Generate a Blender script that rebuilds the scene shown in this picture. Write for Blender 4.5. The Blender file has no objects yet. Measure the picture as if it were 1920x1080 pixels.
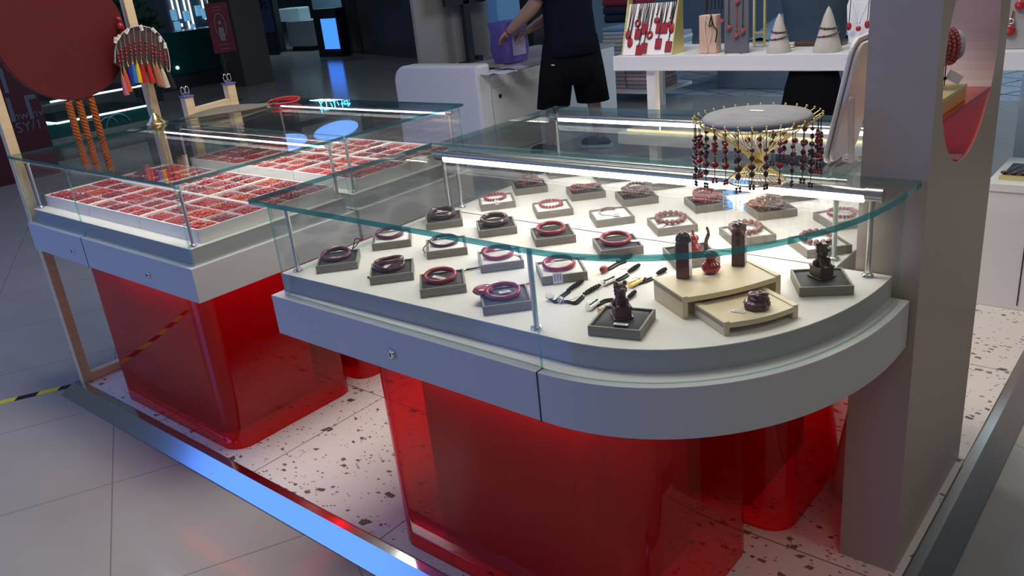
import bpy, math, random
from mathutils import Vector as V, Matrix
random.seed(7)
NTH = ['first', 'second', 'third', 'fourth', 'fifth', 'sixth', 'seventh', 'eighth', 'ninth', 'tenth', 'eleventh', 'twelfth', 'thirteenth', 'fourteenth', 'fifteenth']
PI = math.pi
S = bpy.context.scene
COL = S.collection

# ---------------------------------------------------------------- camera
CAM = V((1.739, -1.0953, 1.4202)); AZ, PT, RL, FPX = .7348, .3718, -.1056, 1552.1
FW = V((-math.sin(AZ)*math.cos(PT), math.cos(AZ)*math.cos(PT), -math.sin(PT)))
_rt = V((math.cos(AZ), math.sin(AZ), 0)); _up = _rt.cross(FW)
RT = _rt*math.cos(RL) + _up*math.sin(RL); UP = -_rt*math.sin(RL) + _up*math.cos(RL)
cd = bpy.data.cameras.new('camera'); cam = bpy.data.objects.new('camera', cd); COL.objects.link(cam)
cd.sensor_width = 36; cd.lens = 36*FPX/1920; cd.clip_start = .02; cd.clip_end = 200
cam.matrix_world = Matrix(((RT.x, UP.x, -FW.x, CAM.x), (RT.y, UP.y, -FW.y, CAM.y), (RT.z, UP.z, -FW.z, CAM.z), (0, 0, 0, 1)))
S.camera = cam

def at(px, py, **k):
    """world point where the sight line of a photo pixel meets a real plane x=, y= or z="""
    d = FW + RT*((px-960)/FPX) + UP*((540-py)/FPX)
    a, val = list(k.items())[0]; i = 'xyz'.index(a)
    return CAM + d*((val-CAM[i])/d[i])

# ---------------------------------------------------------------- world, exposure, lights
S.view_settings.view_transform = 'Standard'; S.view_settings.look = 'None'
S.view_settings.gamma = 1; S.view_settings.use_curve_mapping = False
S.view_settings.exposure = 0.08
S.cycles.transparent_max_bounces = 32; S.cycles.max_bounces = 12; S.cycles.glossy_bounces = 5
S.cycles.diffuse_bounces = 4; S.cycles.sample_clamp_indirect = 4; S.cycles.caustics_reflective = False
w = bpy.data.worlds.new('mall_air'); S.world = w; w.use_nodes = True
w.node_tree.nodes['Background'].inputs[0].default_value = (.40, .47, .58, 1)
w.node_tree.nodes['Background'].inputs[1].default_value = .125

def area(name, loc, target, sx, sy, power, color=(1, 1, 1)):
    l = bpy.data.lights.new(name, 'AREA'); l.shape = 'RECTANGLE'; l.size = sx; l.size_y = sy
    l.energy = power; l.color = color
    o = bpy.data.objects.new(name, l); COL.objects.link(o); o.location = loc
    o.rotation_euler = (V(target)-V(loc)).to_track_quat('-Z', 'Y').to_euler()
    return o
area('downlight_kiosk', (-.1, .5, 3.4), (-.1, .5, 0), 1.6, .8, 60, (1, .91, .80))
area('downlight_front', (2.3, -1.0, 3.4), (.6, -.5, 0), 1.0, .8, 6, (1, .93, .84))
area('added_fill_right', (3.2, .6, 3.0), (1.3, .8, .6), .8, .8, 10, (1, .86, .70))  # added warm fill, brightens the pillar's right-hand face
area('downlight_shelf', (.2, 1.7, 3.2), (.3, 2.3, .9), 1.4, .4, 19, (1, .95, .9))
area('downlight_left', (-4.2, -3.2, 3.4), (-3.0, -1.0, 0), 1.0, 1.0, 10, (.92, .95, 1))
area('downlight_corridor', (-5.5, 4.0, 4.2), (-5.5, 4.0, 0), 2.5, 2.5, 26, (.72, .85, 1))
area('downlight_towel_shop', (1.6, 8.2, 3.6), (-1.6, 7.6, 0), 2.6, 2.0, 120, (.62, .82, 1))
area('downlight_desk', (-2.9, 3.6, 3.4), (-3.0, 3.9, 0), 1.0, 1.0, 3, (.8, .85, 1))
ls = area('blue_ceiling_screen', (-3.6, -.85, 3.1), (-3.6, -.85, 0), 3.2, 1.6, 30, (.09, .26, 1)); ls.rotation_euler = (0, 0, 0)
area('blue_wall_screen', (-2.2, -4.6, 1.5), (-.4, 0, .7), 2.6, 1.2, 62, (.12, .30, 1))

# ---------------------------------------------------------------- materials
def nt(name):
    m = bpy.data.materials.new(name); m.use_nodes = True; m.node_tree.nodes.clear()
    n = m.node_tree.nodes; o = n.new('ShaderNodeOutputMaterial')
    return m, n, m.node_tree.links, o
def M(name, col, rough=.5, metal=0, noise=0, scale=30, bump=0, stretch=None, col2=None, coat=0, emit=None, es=0, trans=0, ior=1.45, sss=0):
    m, n, l, o = nt(name); b = n.new('ShaderNodeBsdfPrincipled'); l.new(b.outputs[0], o.inputs[0])
    b.inputs['Base Color'].default_value = (*col, 1); b.inputs['Roughness'].default_value = rough
    b.inputs['Metallic'].default_value = metal; b.inputs['Coat Weight'].default_value = coat
    b.inputs['Transmission Weight'].default_value = trans; b.inputs['IOR'].default_value = ior
    if emit: b.inputs['Emission Color'].default_value = (*emit, 1); b.inputs['Emission Strength'].default_value = es
    if noise or bump:
        tc = n.new('ShaderNodeTexCoord'); mp = n.new('ShaderNodeMapping'); nz = n.new('ShaderNodeTexNoise')
        l.new(tc.outputs['Object'], mp.inputs[0]); l.new(mp.outputs[0], nz.inputs['Vector'])
        if stretch: mp.inputs['Scale'].default_value = stretch
        nz.inputs['Scale'].default_value = scale; nz.inputs['Detail'].default_value = 5
        if noise:
            r = n.new('ShaderNodeMix'); r.data_type = 'RGBA'; l.new(nz.outputs[0], r.inputs[0])
            c2 = col2 or tuple(c*(1-noise) for c in col); c1 = col if col2 else tuple(min(1, c*(1+noise*.6)) for c in col)
            r.inputs[6].default_value = (*c2, 1); r.inputs[7].default_value = (*c1, 1); l.new(r.outputs[2], b.inputs['Base Color'])
        if bump:
            bp = n.new('ShaderNodeBump'); bp.inputs['Strength'].default_value = bump; bp.inputs['Distance'].default_value = .002
            l.new(nz.outputs[0], bp.inputs['Height']); l.new(bp.outputs[0], b.inputs['Normal'])
    return m
def sheet(name, tint, f0=.045, diff=None, dmix=0):
    """clear or tinted sheet: transmits with a tint, mirrors by Schlick's law, the same on both sides"""
    m, n, l, o = nt(name); g = n.new('ShaderNodeNewGeometry')
    dt = n.new('ShaderNodeVectorMath'); dt.operation = 'DOT_PRODUCT'
    l.new(g.outputs['Incoming'], dt.inputs[0]); l.new(g.outputs['Normal'], dt.inputs[1])
    def mth(op, a, b=None):
        x = n.new('ShaderNodeMath'); x.operation = op
        for i, q in enumerate((a, b)):
            if q is None: continue
            if isinstance(q, (int, float)): x.inputs[i].default_value = q
            else: l.new(q, x.inputs[i])
        return x.outputs[0]
    c = mth('ABSOLUTE', dt.outputs['Value']); c = mth('SUBTRACT', 1.0, c); c = mth('POWER', c, 5.0)
    c = mth('MULTIPLY', c, 1-f0); c = mth('ADD', c, f0)
    tr = n.new('ShaderNodeBsdfTransparent'); tr.inputs[0].default_value = (*tint, 1)
    gl = n.new('ShaderNodeBsdfGlossy'); gl.inputs['Roughness'].default_value = 0.0 if not diff else .03
    a = tr.outputs[0]
    if diff:
        d = n.new('ShaderNodeBsdfDiffuse'); d.inputs[0].default_value = (*diff, 1)
        t = n.new('ShaderNodeBsdfTranslucent'); t.inputs[0].default_value = (*diff, 1)
        q = n.new('ShaderNodeMixShader'); l.new(d.outputs[0], q.inputs[1]); l.new(t.outputs[0], q.inputs[2])
        p = n.new('ShaderNodeMixShader'); p.inputs[0].default_value = dmix; l.new(a, p.inputs[1]); l.new(q.outputs[0], p.inputs[2]); a = p.outputs[0]
    mx = n.new('ShaderNodeMixShader'); l.new(c, mx.inputs[0]); l.new(a, mx.inputs[1]); l.new(gl.outputs[0], mx.inputs[2])
    l.new(mx.outputs[0], o.inputs[0]); return m
def emis(name, col, s):
    m, n, l, o = nt(name); e = n.new('ShaderNodeEmission'); e.inputs[0].default_value = (*col, 1); e.inputs[1].default_value = s
    l.new(e.outputs[0], o.inputs[0]); return m

def tile_floor(name, base, base2, line, size, rot, offx, offy, rough, chips=False, lw=.004):
    m, n, l, o = nt(name); b = n.new('ShaderNodeBsdfPrincipled'); l.new(b.outputs[0], o.inputs[0]); b.inputs['Roughness'].default_value = rough
    tc = n.new('ShaderNodeTexCoord'); mp = n.new('ShaderNodeMapping'); l.new(tc.outputs['Object'], mp.inputs[0])
    mp.inputs['Rotation'].default_value = (0, 0, rot); mp.inputs['Location'].default_value = (offx, offy, 0)
    def mth(op, a, b_=None):
        x = n.new('ShaderNodeMath'); x.operation = op
        for i, q in enumerate((a, b_)):
            if q is None: continue
            if isinstance(q, (int, float)): x.inputs[i].default_value = q
            else: l.new(q, x.inputs[i])
        return x.outputs[0]
    sp = n.new('ShaderNodeSeparateXYZ'); l.new(mp.outputs[0], sp.inputs[0])
    ls = []
    for a in (0, 1):
        u = mth('PINGPONG', sp.outputs[a], size/2); ls.append(mth('LESS_THAN', u, lw/2))
    ln = mth('MAXIMUM', ls[0], ls[1])
    nz = n.new('ShaderNodeTexNoise'); nz.inputs['Scale'].default_value = 3; nz.inputs['Detail'].default_value = 8; l.new(tc.outputs['Object'], nz.inputs['Vector'])
    c = n.new('ShaderNodeMix'); c.data_type = 'RGBA'; l.new(nz.outputs[0], c.inputs[0]); c.inputs[6].default_value = (*base, 1); c.inputs[7].default_value = (*base2, 1)
    out = c.outputs[2]
    if chips:
        for sc, thr, frac, cc, rn in ((11, .28, .17, (.12, .10, .09), .95), (30, .28, .16, (.20, .14, .12), 1), (70, .30, .14, (.28, .2, .17), 1)):
            vo = n.new('ShaderNodeTexVoronoi'); vo.voronoi_dimensions = '2D'; vo.distance = 'CHEBYCHEV' if sc > 20 else 'MANHATTAN'; vo.inputs['Scale'].default_value = sc; vo.inputs['Randomness'].default_value = rn
            m2 = n.new('ShaderNodeMapping'); m2.inputs['Rotation'].default_value = (0, 0, sc*.37); m2.inputs['Scale'].default_value = (1, 1.5, 1)
            nw = n.new('ShaderNodeTexNoise'); nw.inputs['Scale'].default_value = sc*1.6; nw.inputs['Detail'].default_value = 1; l.new(tc.outputs['Object'], nw.inputs['Vector'])
            vm = n.new('ShaderNodeVectorMath'); vm.operation = 'MULTIPLY_ADD'; l.new(nw.outputs['Color'], vm.inputs[0]); vm.inputs[1].default_value = (.5/sc,)*3
            l.new(tc.outputs['Object'], vm.inputs[2]); l.new(vm.outputs[0], m2.inputs[0]); l.new(m2.outputs[0], vo.inputs['Vector'])
            se = n.new('ShaderNodeSeparateColor'); l.new(vo.outputs['Color'], se.inputs[0])
            pick = mth('LESS_THAN', se.outputs[0], frac); rad = mth('MULTIPLY', se.outputs[1], thr); rad = mth('ADD', rad, thr*.15)
            ins = mth('LESS_THAN', vo.outputs['Distance'], rad); k = mth('MULTIPLY', ins, pick)
            c = n.new('ShaderNodeMix'); c.data_type = 'RGBA'; l.new(k, c.inputs[0]); l.new(out, c.inputs[6]); c.inputs[7].default_value = (*cc, 1); out = c.outputs[2]
    c = n.new('ShaderNodeMix'); c.data_type = 'RGBA'; l.new(ln, c.inputs[0]); l.new(out, c.inputs[6]); c.inputs[7].default_value = (*line, 1)
    l.new(c.outputs[2], b.inputs['Base Color']); return m

m_glass = sheet('clear_glass', (.970, .987, .983))
m_edge = sheet('glass_edge', (.72, .90, .86), diff=(.40, .70, .66), dmix=.22)
m_edget = sheet('thick_glass_edge', (.16, .48, .50), diff=(.07, .30, .34), dmix=.42)
m_red = sheet('red_acrylic', (.975, .085, .14), diff=(.90, .006, .035), dmix=.075)
m_plinth = M('plinth_paint', (.50, .46, .46), .6)
m_fascia = M('satin_white_paint', (.60, .60, .61), .38, noise=.04, scale=3)
m_skirt = M('matte_grey_board', (.45, .46, .47), .7)
m_deck = M('white_linen_board', (.76, .735, .69), .8, noise=.05, scale=12, bump=.1)
m_tray = M('tray_white', (.78, .76, .75), .55)
m_steel = M('brushed_steel', (.75, .75, .74), .28, 1)
m_chrome = M('chrome', (.85, .85, .85), .08, 1)
m_led = emis('led_tube', (1, .97, .93), 9)
m_gold = M('gold_wire', (.85, .62, .22), .25, 1)
m_brass = M('brass', (.86, .66, .30), .25, 1)
m_wood = M('pale_wood', (.82, .63, .40), .5, noise=.2, scale=5, stretch=(1, 1, 12))
m_woodx = M('pale_birch', (.76, .64, .42), .5, noise=.12, scale=4, stretch=(14, 14, 1))
m_pillar = M('warm_grey_laminate', (.46, .38, .32), .42, noise=.05, scale=2, bump=.05)
m_reveal = M('warm_grey_reveal', (.62, .47, .42), .5)
m_pad = M('taupe_board', (.24, .22, .185), .55)
m_blk = M('black_leatherette', (.022, .023, .026), .62, bump=.15, scale=160)
m_wht = M('white_suede', (.82, .80, .78), .75)
m_tag = M('paper_tag', (.88, .84, .83), .6)
m_ink = M('tag_print', (.25, .22, .35), .6)
m_cord = M('black_cord', (.016, .016, .013), .95, bump=.5, scale=300)
m_redcord = M('red_cord', (.62, .05, .06), .6)
m_purple = M('plum_cinnabar', (.13, .03, .05), .25, coat=.4, noise=.3, scale=60)
m_dkbrown = M('dark_brown_cinnabar', (.075, .022, .02), .2, coat=.6, noise=.3, scale=60)
m_redc = M('red_cinnabar', (.33, .02, .03), .25, coat=.4, noise=.2, scale=60)
m_bead = M('rose_brown_beads', (.22, .095, .085), .3, coat=.3, noise=.3, scale=50)
m_beadr = M('rose_red_beads', (.36, .07, .075), .3, coat=.3, noise=.3, scale=50)
m_carve = M('carved_plum', (.10, .028, .04), .35, coat=.3, noise=.5, scale=90, bump=.7)
m_carved = M('carved_dark_brown', (.065, .035, .022), .4, coat=.2, noise=.5, scale=90, bump=.7)
m_redp = M('matte_red_lacquer', (.30, .018, .03), .55, noise=.15, scale=40)
m_lac = M('carved_red_lacquer', (.38, .018, .018), .22, coat=.6, noise=.5, scale=45, bump=.8)
m_silver = M('silver_metal', (.8, .8, .8), .15, 1)
m_white = M('white_gloss', (.74, .74, .76), .35)
m_whitep = M('white_plastic', (.85, .80, .79), .35)
m_frost = sheet('frosted_acrylic', (.95, .95, .95), diff=(.8, .78, .77), dmix=.45)
m_navy = M('navy_cotton', (.008, .010, .022), .9, noise=.3, scale=14, bump=.3)
m_black = M('black_fabric', (.007, .007, .009), .9)
for q_ in (m_navy, m_black): [b_ for b_ in q_.node_tree.nodes if b_.type == 'BSDF_PRINCIPLED'][0].inputs['Specular IOR Level'].default_value = .12
m_blackp = M('black_plastic', (.015, .015, .017), .4)
m_skin = M('skin', (.42, .25, .19), .5, noise=.08, scale=8)
m_hair = M('black_hair', (.01, .008, .007), .6, bump=.6, scale=80)
m_grey = M('grey_velvet', (.31, .32, .345), .95, noise=.35, scale=22, stretch=(1, 3, 1), bump=.4)
m_teal = M('teal_lacquer', (.005, .075, .072), .18)
m_dred = M('oxblood_paint', (.105, .005, .007), .5, noise=.12, scale=25)
m_redrope = M('orange_rope', (.50, .16, .03), .8, noise=.5, scale=60, col2=(.28, .05, .01), bump=.4)
m_colmn = M('dark_stone', (.085, .083, .08), .3, noise=.2, scale=1.2)
m_colmn2 = M('dark_metal_cladding', (.05, .055, .062), .25)
m_bluegrey = M('blue_grey_wall', (.20, .27, .36), .6)
m_shopwall = M('shop_wall', (.07, .10, .14), .5)
m_cloth = {c: M('towel_'+c, v, .95, noise=.2, scale=30, bump=.5) for c, v in dict(white=(.55, .6, .66), grey=(.34, .38, .44), pink=(.55, .36, .38), red=(.28, .03, .05), dark=(.02, .03, .06), blue=(.25, .38, .55), cream=(.6, .55, .48)).items()}
m_mall = tile_floor('mall_floor', (.34, .325, .30), (.42, .40, .37), (.20, .20, .19), .618, math.radians(26), .30+.345, .0, .15)
m_terr = tile_floor('terrazzo', (.74, .68, .64), (.80, .75, .71), (.22, .17, .15), .605, 0, -.165+.605, -.557+.605, .32, True, .004)
m_trim = M('polished_steel_trim', (.72, .74, .78), .14, 1)

# ---------------------------------------------------------------- mesh helpers
class MB:
    def __init__(s): s.v = []; s.f = []; s.m = []; s.s = []
    def add(s, vs, fs, mi=0, sm=False):
        k = len(s.v); s.v += [tuple(p) for p in vs]
        for q in fs: s.f.append([k+i for i in q]); s.m.append(mi); s.s.append(sm)
        return s
    def box(s, a, b, mi=0, T=None):
        (x0, y0, z0), (x1, y1, z1) = a, b
        vs = [V(p) for p in ((x0, y0, z0), (x1, y0, z0), (x1, y1, z0), (x0, y1, z0), (x0, y0, z1), (x1, y0, z1), (x1, y1, z1), (x0, y1, z1))]
        if T: vs = [T @ p for p in vs]
        return s.add(vs, [(0, 3, 2, 1), (4, 5, 6, 7), (0, 1, 5, 4), (1, 2, 6, 5), (2, 3, 7, 6), (3, 0, 4, 7)], mi)
    def prism(s, poly, z0, z1, mi=0, ms=None, sm=False, T=None):
        n = len(poly); vs = [V((x, y, z0)) for x, y in poly]+[V((x, y, z1)) for x, y in poly]
        if T: vs = [T @ p for p in vs]
        k = len(s.v); s.add(vs, [tuple(range(n-1, -1, -1)), tuple(range(n, 2*n))], mi)
        for i in range(n):
            j = (i+1) % n; s.f.append([k+i, k+j, k+n+j, k+n+i]); s.m.append(mi if ms is None else ms); s.s.append(sm)
        return s
    def tube(s, pts, r, n=8, closed=False, mi=0, caps=True):
        P = [V(p) for p in pts]; N = len(P); rr = r if isinstance(r, (list, tuple)) else [r]*N
        T = []
        for i in range(N):
            a = P[(i-1) % N] if closed or i else P[i]; b = P[(i+1) % N] if closed or i < N-1 else P[i]
            t = (b-a); T.append(t.normalized() if t.length > 1e-9 else V((0, 0, 1)))
        u = T[0].orthogonal().normalized(); vs = []
        for i in range(N):
            u = (u-T[i]*u.dot(T[i])); u = u.normalized() if u.length > 1e-6 else T[i].orthogonal().normalized()
            w_ = T[i].cross(u)
            for k in range(n):
                a = 2*PI*k/n; vs.append(P[i]+(u*math.cos(a)+w_*math.sin(a))*rr[i])
        fs = []
        for i in range(N if closed else N-1):
            j = (i+1) % N
            for k in range(n): fs.append((i*n+k, i*n+(k+1) % n, j*n+(k+1) % n, j*n+k))
        s.add(vs, fs, mi, True)
        if caps and not closed: s.add([vs[i] for i in range(n)], [tuple(range(n-1, -1, -1))], mi); s.add(vs[-n:], [tuple(range(n))], mi)
        return s
    def lathe(s, prof, c=(0, 0, 0), n=20, mi=0, sx=1, sy=1, T=None, sm=True, flute=0):
        vs = []
        for r, z in prof:
            for k in range(n):
                a = 2*PI*k/n; q = r*(1+(flute if k % 2 else -flute)); vs.append(V((q*math.cos(a)*sx, q*math.sin(a)*sy, z)))
        vs = [(T @ p if T else p)+V(c) for p in vs]; fs = []
        for i in range(len(prof)-1):
            for k in range(n): fs.append((i*n+k, i*n+(k+1) % n, (i+1)*n+(k+1) % n, (i+1)*n+k))
        s.add(vs, fs, mi, sm)
        s.add(vs[:n], [tuple(range(n-1, -1, -1))], mi, sm); s.add(vs[-n:], [tuple(range(n))], mi, sm)
        return s
    def ball(s, c, r, n=10, mi=0, sc=(1, 1, 1), T=None):
        h = max(4, n//2); vs = []; fs = []
        for i in range(1, h):
            for k in range(n):
                a = 2*PI*k/n; b = PI*i/h; vs.append(V((math.sin(b)*math.cos(a)*sc[0], math.sin(b)*math.sin(a)*sc[1], math.cos(b)*sc[2]))*r)
        vs += [V((0, 0, r*sc[2])), V((0, 0, -r*sc[2]))]; t = len(vs)-2
        for i in range(h-2):
            for k in range(n): fs.append((i*n+k, (i+1)*n+k, (i+1)*n+(k+1) % n, i*n+(k+1) % n))
        for k in range(n): fs.append((t, k, (k+1) % n)); fs.append((t+1, (h-2)*n+(k+1) % n, (h-2)*n+k))
        return s.add([(T @ p if T else p)+V(c) for p in vs], fs, mi, True)
    def ring(s, c, R, r, n=32, k=8, mi=0, T=None, sx=1, sy=1, a0=0, a1=2*PI):
        full = abs(a1-a0-2*PI) < 1e-6; N = n if full else n+1
        pts = [V((R*sx*math.cos(a0+(a1-a0)*i/n), R*sy*math.sin(a0+(a1-a0)*i/n), 0)) for i in range(N)]
        pts = [(T @ p if T else p)+V(c) for p in pts]
        return s.tube(pts, r, k, full, mi)
    def build(s, name, mats, parent=None, bevel=0, subsurf=0, smooth=False, world=True, remesh=0):
        me = bpy.data.meshes.new(name); vs = s.v
        if parent is not None and world:
            o3 = worldloc(parent); vs = [(p[0]-o3.x, p[1]-o3.y, p[2]-o3.z) for p in vs]
        me.from_pydata(vs, [], s.f)
        for m in (mats if isinstance(mats, (list, tuple)) else [mats]): me.materials.append(m)
        me.polygons.foreach_set('material_index', s.m); me.polygons.foreach_set('use_smooth', [bool(q) or smooth for q in s.s])
        me.validate(); me.update()
        o = bpy.data.objects.new(name, me); COL.objects.link(o)
        if parent is not None: o.parent = parent
        if remesh:
            q = o.modifiers.new('r', 'REMESH'); q.mode = 'VOXEL'; q.voxel_size = remesh; q.use_smooth_shade = True
        if bevel:
            q = o.modifiers.new('b', 'BEVEL'); q.width = bevel; q.segments = 2; q.limit_method = 'ANGLE'; q.angle_limit = math.radians(40); q.harden_normals = False
        if subsurf:
            q = o.modifiers.new('s', 'SUBSURF'); q.levels = subsurf; q.render_levels = subsurf
        return o
def worldloc(o):
    p = V((0, 0, 0))
    while o is not None: p += o.location; o = o.parent
    return p
def tag(o, label=None, cat=None, group=None, kind=None):
    if label: o['label'] = label
    if cat: o['category'] = cat
    if group: o['group'] = group
    if kind: o['kind'] = kind
    return o
def thing(name, loc, label, cat, group=None):
    o = bpy.data.objects.new(name, None); COL.objects.link(o); o.location = loc; o.empty_display_size = .05
    return tag(o, label, cat, group)
def struct(name, mb, m, **k): return tag(mb.build(name, m, **k), kind='structure')
def rotz(a, c=(0, 0, 0)): return Matrix.Translation(V(c)) @ Matrix.Rotation(a, 4, 'Z')
def frame(c, ang, tilt=0): return Matrix.Translation(V(c)) @ Matrix.Rotation(ang, 4, 'Z') @ Matrix.Rotation(tilt, 4, 'X')
def bez(pts, n=8):
    """Catmull-Rom through points"""
    P = [V(p) for p in pts]; P = [P[0]*2-P[1]]+P+[P[-1]*2-P[-2]]; out = []
    for i in range(1, len(P)-2):
        for k in range(n):
            t = k/n; a, b, c, d = P[i-1:i+3]
            out.append(.5*((2*b)+(c-a)*t+(2*a-5*b+4*c-d)*t*t+(3*b-a-3*c+d)*t**3))
    return out+[P[-2]]

# ---------------------------------------------------------------- the setting
FZ = -.03
mb = MB(); mb.box((-26, -7, FZ-.1), (9, 26, FZ)); struct('floor', mb, m_mall)
# the raised terrazzo platform of the kiosk with its steel ramp edge
mb = MB(); mb.box((-1.70, 0.005, FZ+.001), (1.335, 3.3, 0.0)); struct('trim_1', mb, m_terr)
mb = MB(); prof = [(-.082, FZ+.001), (-.082, FZ+.004), (-.024, .001), (.000, .002), (.004, .001), (.004, FZ+.001)]
def ramp(mb, p0, p1, d):  # profile swept from p0 to p1, d = outward unit vector
    n = len(prof); vs = []
    for p in (p0, p1):
        for a, z in prof: vs.append((p[0]-d[0]*a, p[1]-d[1]*a, z))
    mb.add(vs, [(i, (i+1) % n, n+(i+1) % n, n+i) for i in range(n)]); mb.add(vs[:n], [tuple(range(n-1, -1, -1))]); mb.add(vs[n:], [tuple(range(n))])
ramp(mb, (-1.70, 0), (1.42, 0), (0, -1)); struct('trim_2', mb, m_trim, bevel=.001)
mb = MB(); ramp(mb, (1.34, -.10), (1.34, 3.35), (1, 0)); struct('trim_3', mb, M('dull_steel_trim', (.42, .40, .37), .25, 1), bevel=.001)
# hazard tape on the mall floor
m, n, l, o_ = nt('hazard_tape'); b = n.new('ShaderNodeBsdfPrincipled'); l.new(b.outputs[0], o_.inputs[0]); b.inputs['Roughness'].default_value = .4
tc = n.new('ShaderNodeTexCoord'); wv = n.new('ShaderNodeTexWave'); wv.wave_type = 'BANDS'; wv.bands_direction = 'DIAGONAL'; wv.inputs['Scale'].default_value = 2.9; wv.inputs['Phase Offset'].default_value = 2.2
cr = n.new('ShaderNodeValToRGB'); cr.color_ramp.interpolation = 'CONSTANT'; cr.color_ramp.elements[0].color = (.01, .01, .012, 1); cr.color_ramp.elements[1].position = .5; cr.color_ramp.elements[1].color = (.75, .62, .04, 1)
l.new(tc.outputs['Object'], wv.inputs['Vector']); l.new(wv.outputs['Fac'], cr.inputs[0]); l.new(cr.outputs[0], b.inputs['Base Color'])
a, c_ = at(0, 755, z=FZ), at(136, 723, z=FZ); d = (c_-a).normalized(); nrm = V((-d.y, d.x, 0)); a = a-d*1.2
mb = MB(); T = None; mb.add([a-nrm*.018+V((0, 0, .001)), c_-nrm*.018+V((0, 0, .001)), c_+nrm*.018+V((0, 0, .001)), a+nrm*.018+V((0, 0, .001)), a-nrm*.018+V((0, 0, .0005)), c_-nrm*.018+V((0, 0, .0005)), c_+nrm*.018+V((0, 0, .0005)), a+nrm*.018+V((0, 0, .0005))], [(0, 1, 2, 3), (7, 6, 5, 4), (0, 4, 5, 1), (1, 5, 6, 2), (2, 6, 7, 3), (3, 7, 4, 0)])
tag(mb.build('hazard_tape', m), 'yellow and black striped tape stuck on the grey floor', 'floor tape')

# ---------------------------------------------------------------- glass showcases
ZB, ZF, ZD, ZG = .590, .697, .745, .950
def curve_poly(off=0, n=24):
    """front-right rounded outline of the near case, grown outwards by off"""
    x0, xj, y0, y1 = -.034, .82, -.022, .597
    if off < -.01:
        e = 2/2.15; return [(-.040, y1), (-.040, .004), (xj, .024)]+[(xj+.447*math.sin(PI/2*i/n)**e, .59-.566*math.cos(PI/2*i/n)**e) for i in range(1, n+1)]+[(xj+.447, y1)]
    a, b, cx, cy = .472+off, .585+off, xj, .563; e = 2/2.15; out = [(x0-off, y1), (x0-off, y0-off+.0), (xj, y0-off)]
    for i in range(1, n+1):
        t = PI/2*i/n; out.append((cx+a*math.sin(t)**e, cy-b*math.cos(t)**e))
    out.append((cx+a, y1)); return out
def rect(x0, y0, x1, y1, off=0): return [(x0-off, y1+off), (x0-off, y0-off), (x1+off, y0-off), (x1+off, y1+off)]
def pane(path, z0, z1, t, parent, name='glass_pane'):
    """upright glass following an open 2-D path, thickness t to its left; thin green edges"""
    mb = MB(); P = [V((x, y)) for x, y in path]; N = len(P); Q = []
    for i in range(N):
        d = (P[min(i+1, N-1)]-P[max(i-1, 0)]).normalized(); Q.append(P[i]+V((-d.y, d.x))*t)
    vs = [(p.x, p.y, z) for z in (z0, z1) for p in P]+[(p.x, p.y, z) for z in (z0, z1) for p in Q]
    for i in range(N-1):
        mb.add([vs[i], vs[i+1], vs[N+i+1], vs[N+i]], [(0, 1, 2, 3)], 0, True)
        mb.add([vs[2*N+i], vs[2*N+i+1], vs[3*N+i+1], vs[3*N+i]], [(3, 2, 1, 0)], 0, True)
        mb.add([vs[i], vs[i+1], vs[2*N+i+1], vs[2*N+i]], [(3, 2, 1, 0)], 1); mb.add([vs[N+i], vs[N+i+1], vs[3*N+i+1], vs[3*N+i]], [(0, 1, 2, 3)], 1)
    for i in (0, N-1): mb.add([vs[i], vs[N+i], vs[3*N+i], vs[2*N+i]], [(0, 1, 2, 3)], 1)
    return mb.build(name, [m_glass, m_edge], parent)
def rounded(x0, y0, x1, y1, r, n=6, half=False):
    out = []
    for cx, cy, a0 in ((x1-r, y0+r, -PI/2), (x1-r, y1-r, 0), (x0+r, y1-r, PI/2), (x0+r, y0+r, PI)):
        for i in range(n+1): a = a0+PI/2*i/n; out.append((cx+r*math.cos(a), cy+r*math.sin(a)))
    return out
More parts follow.
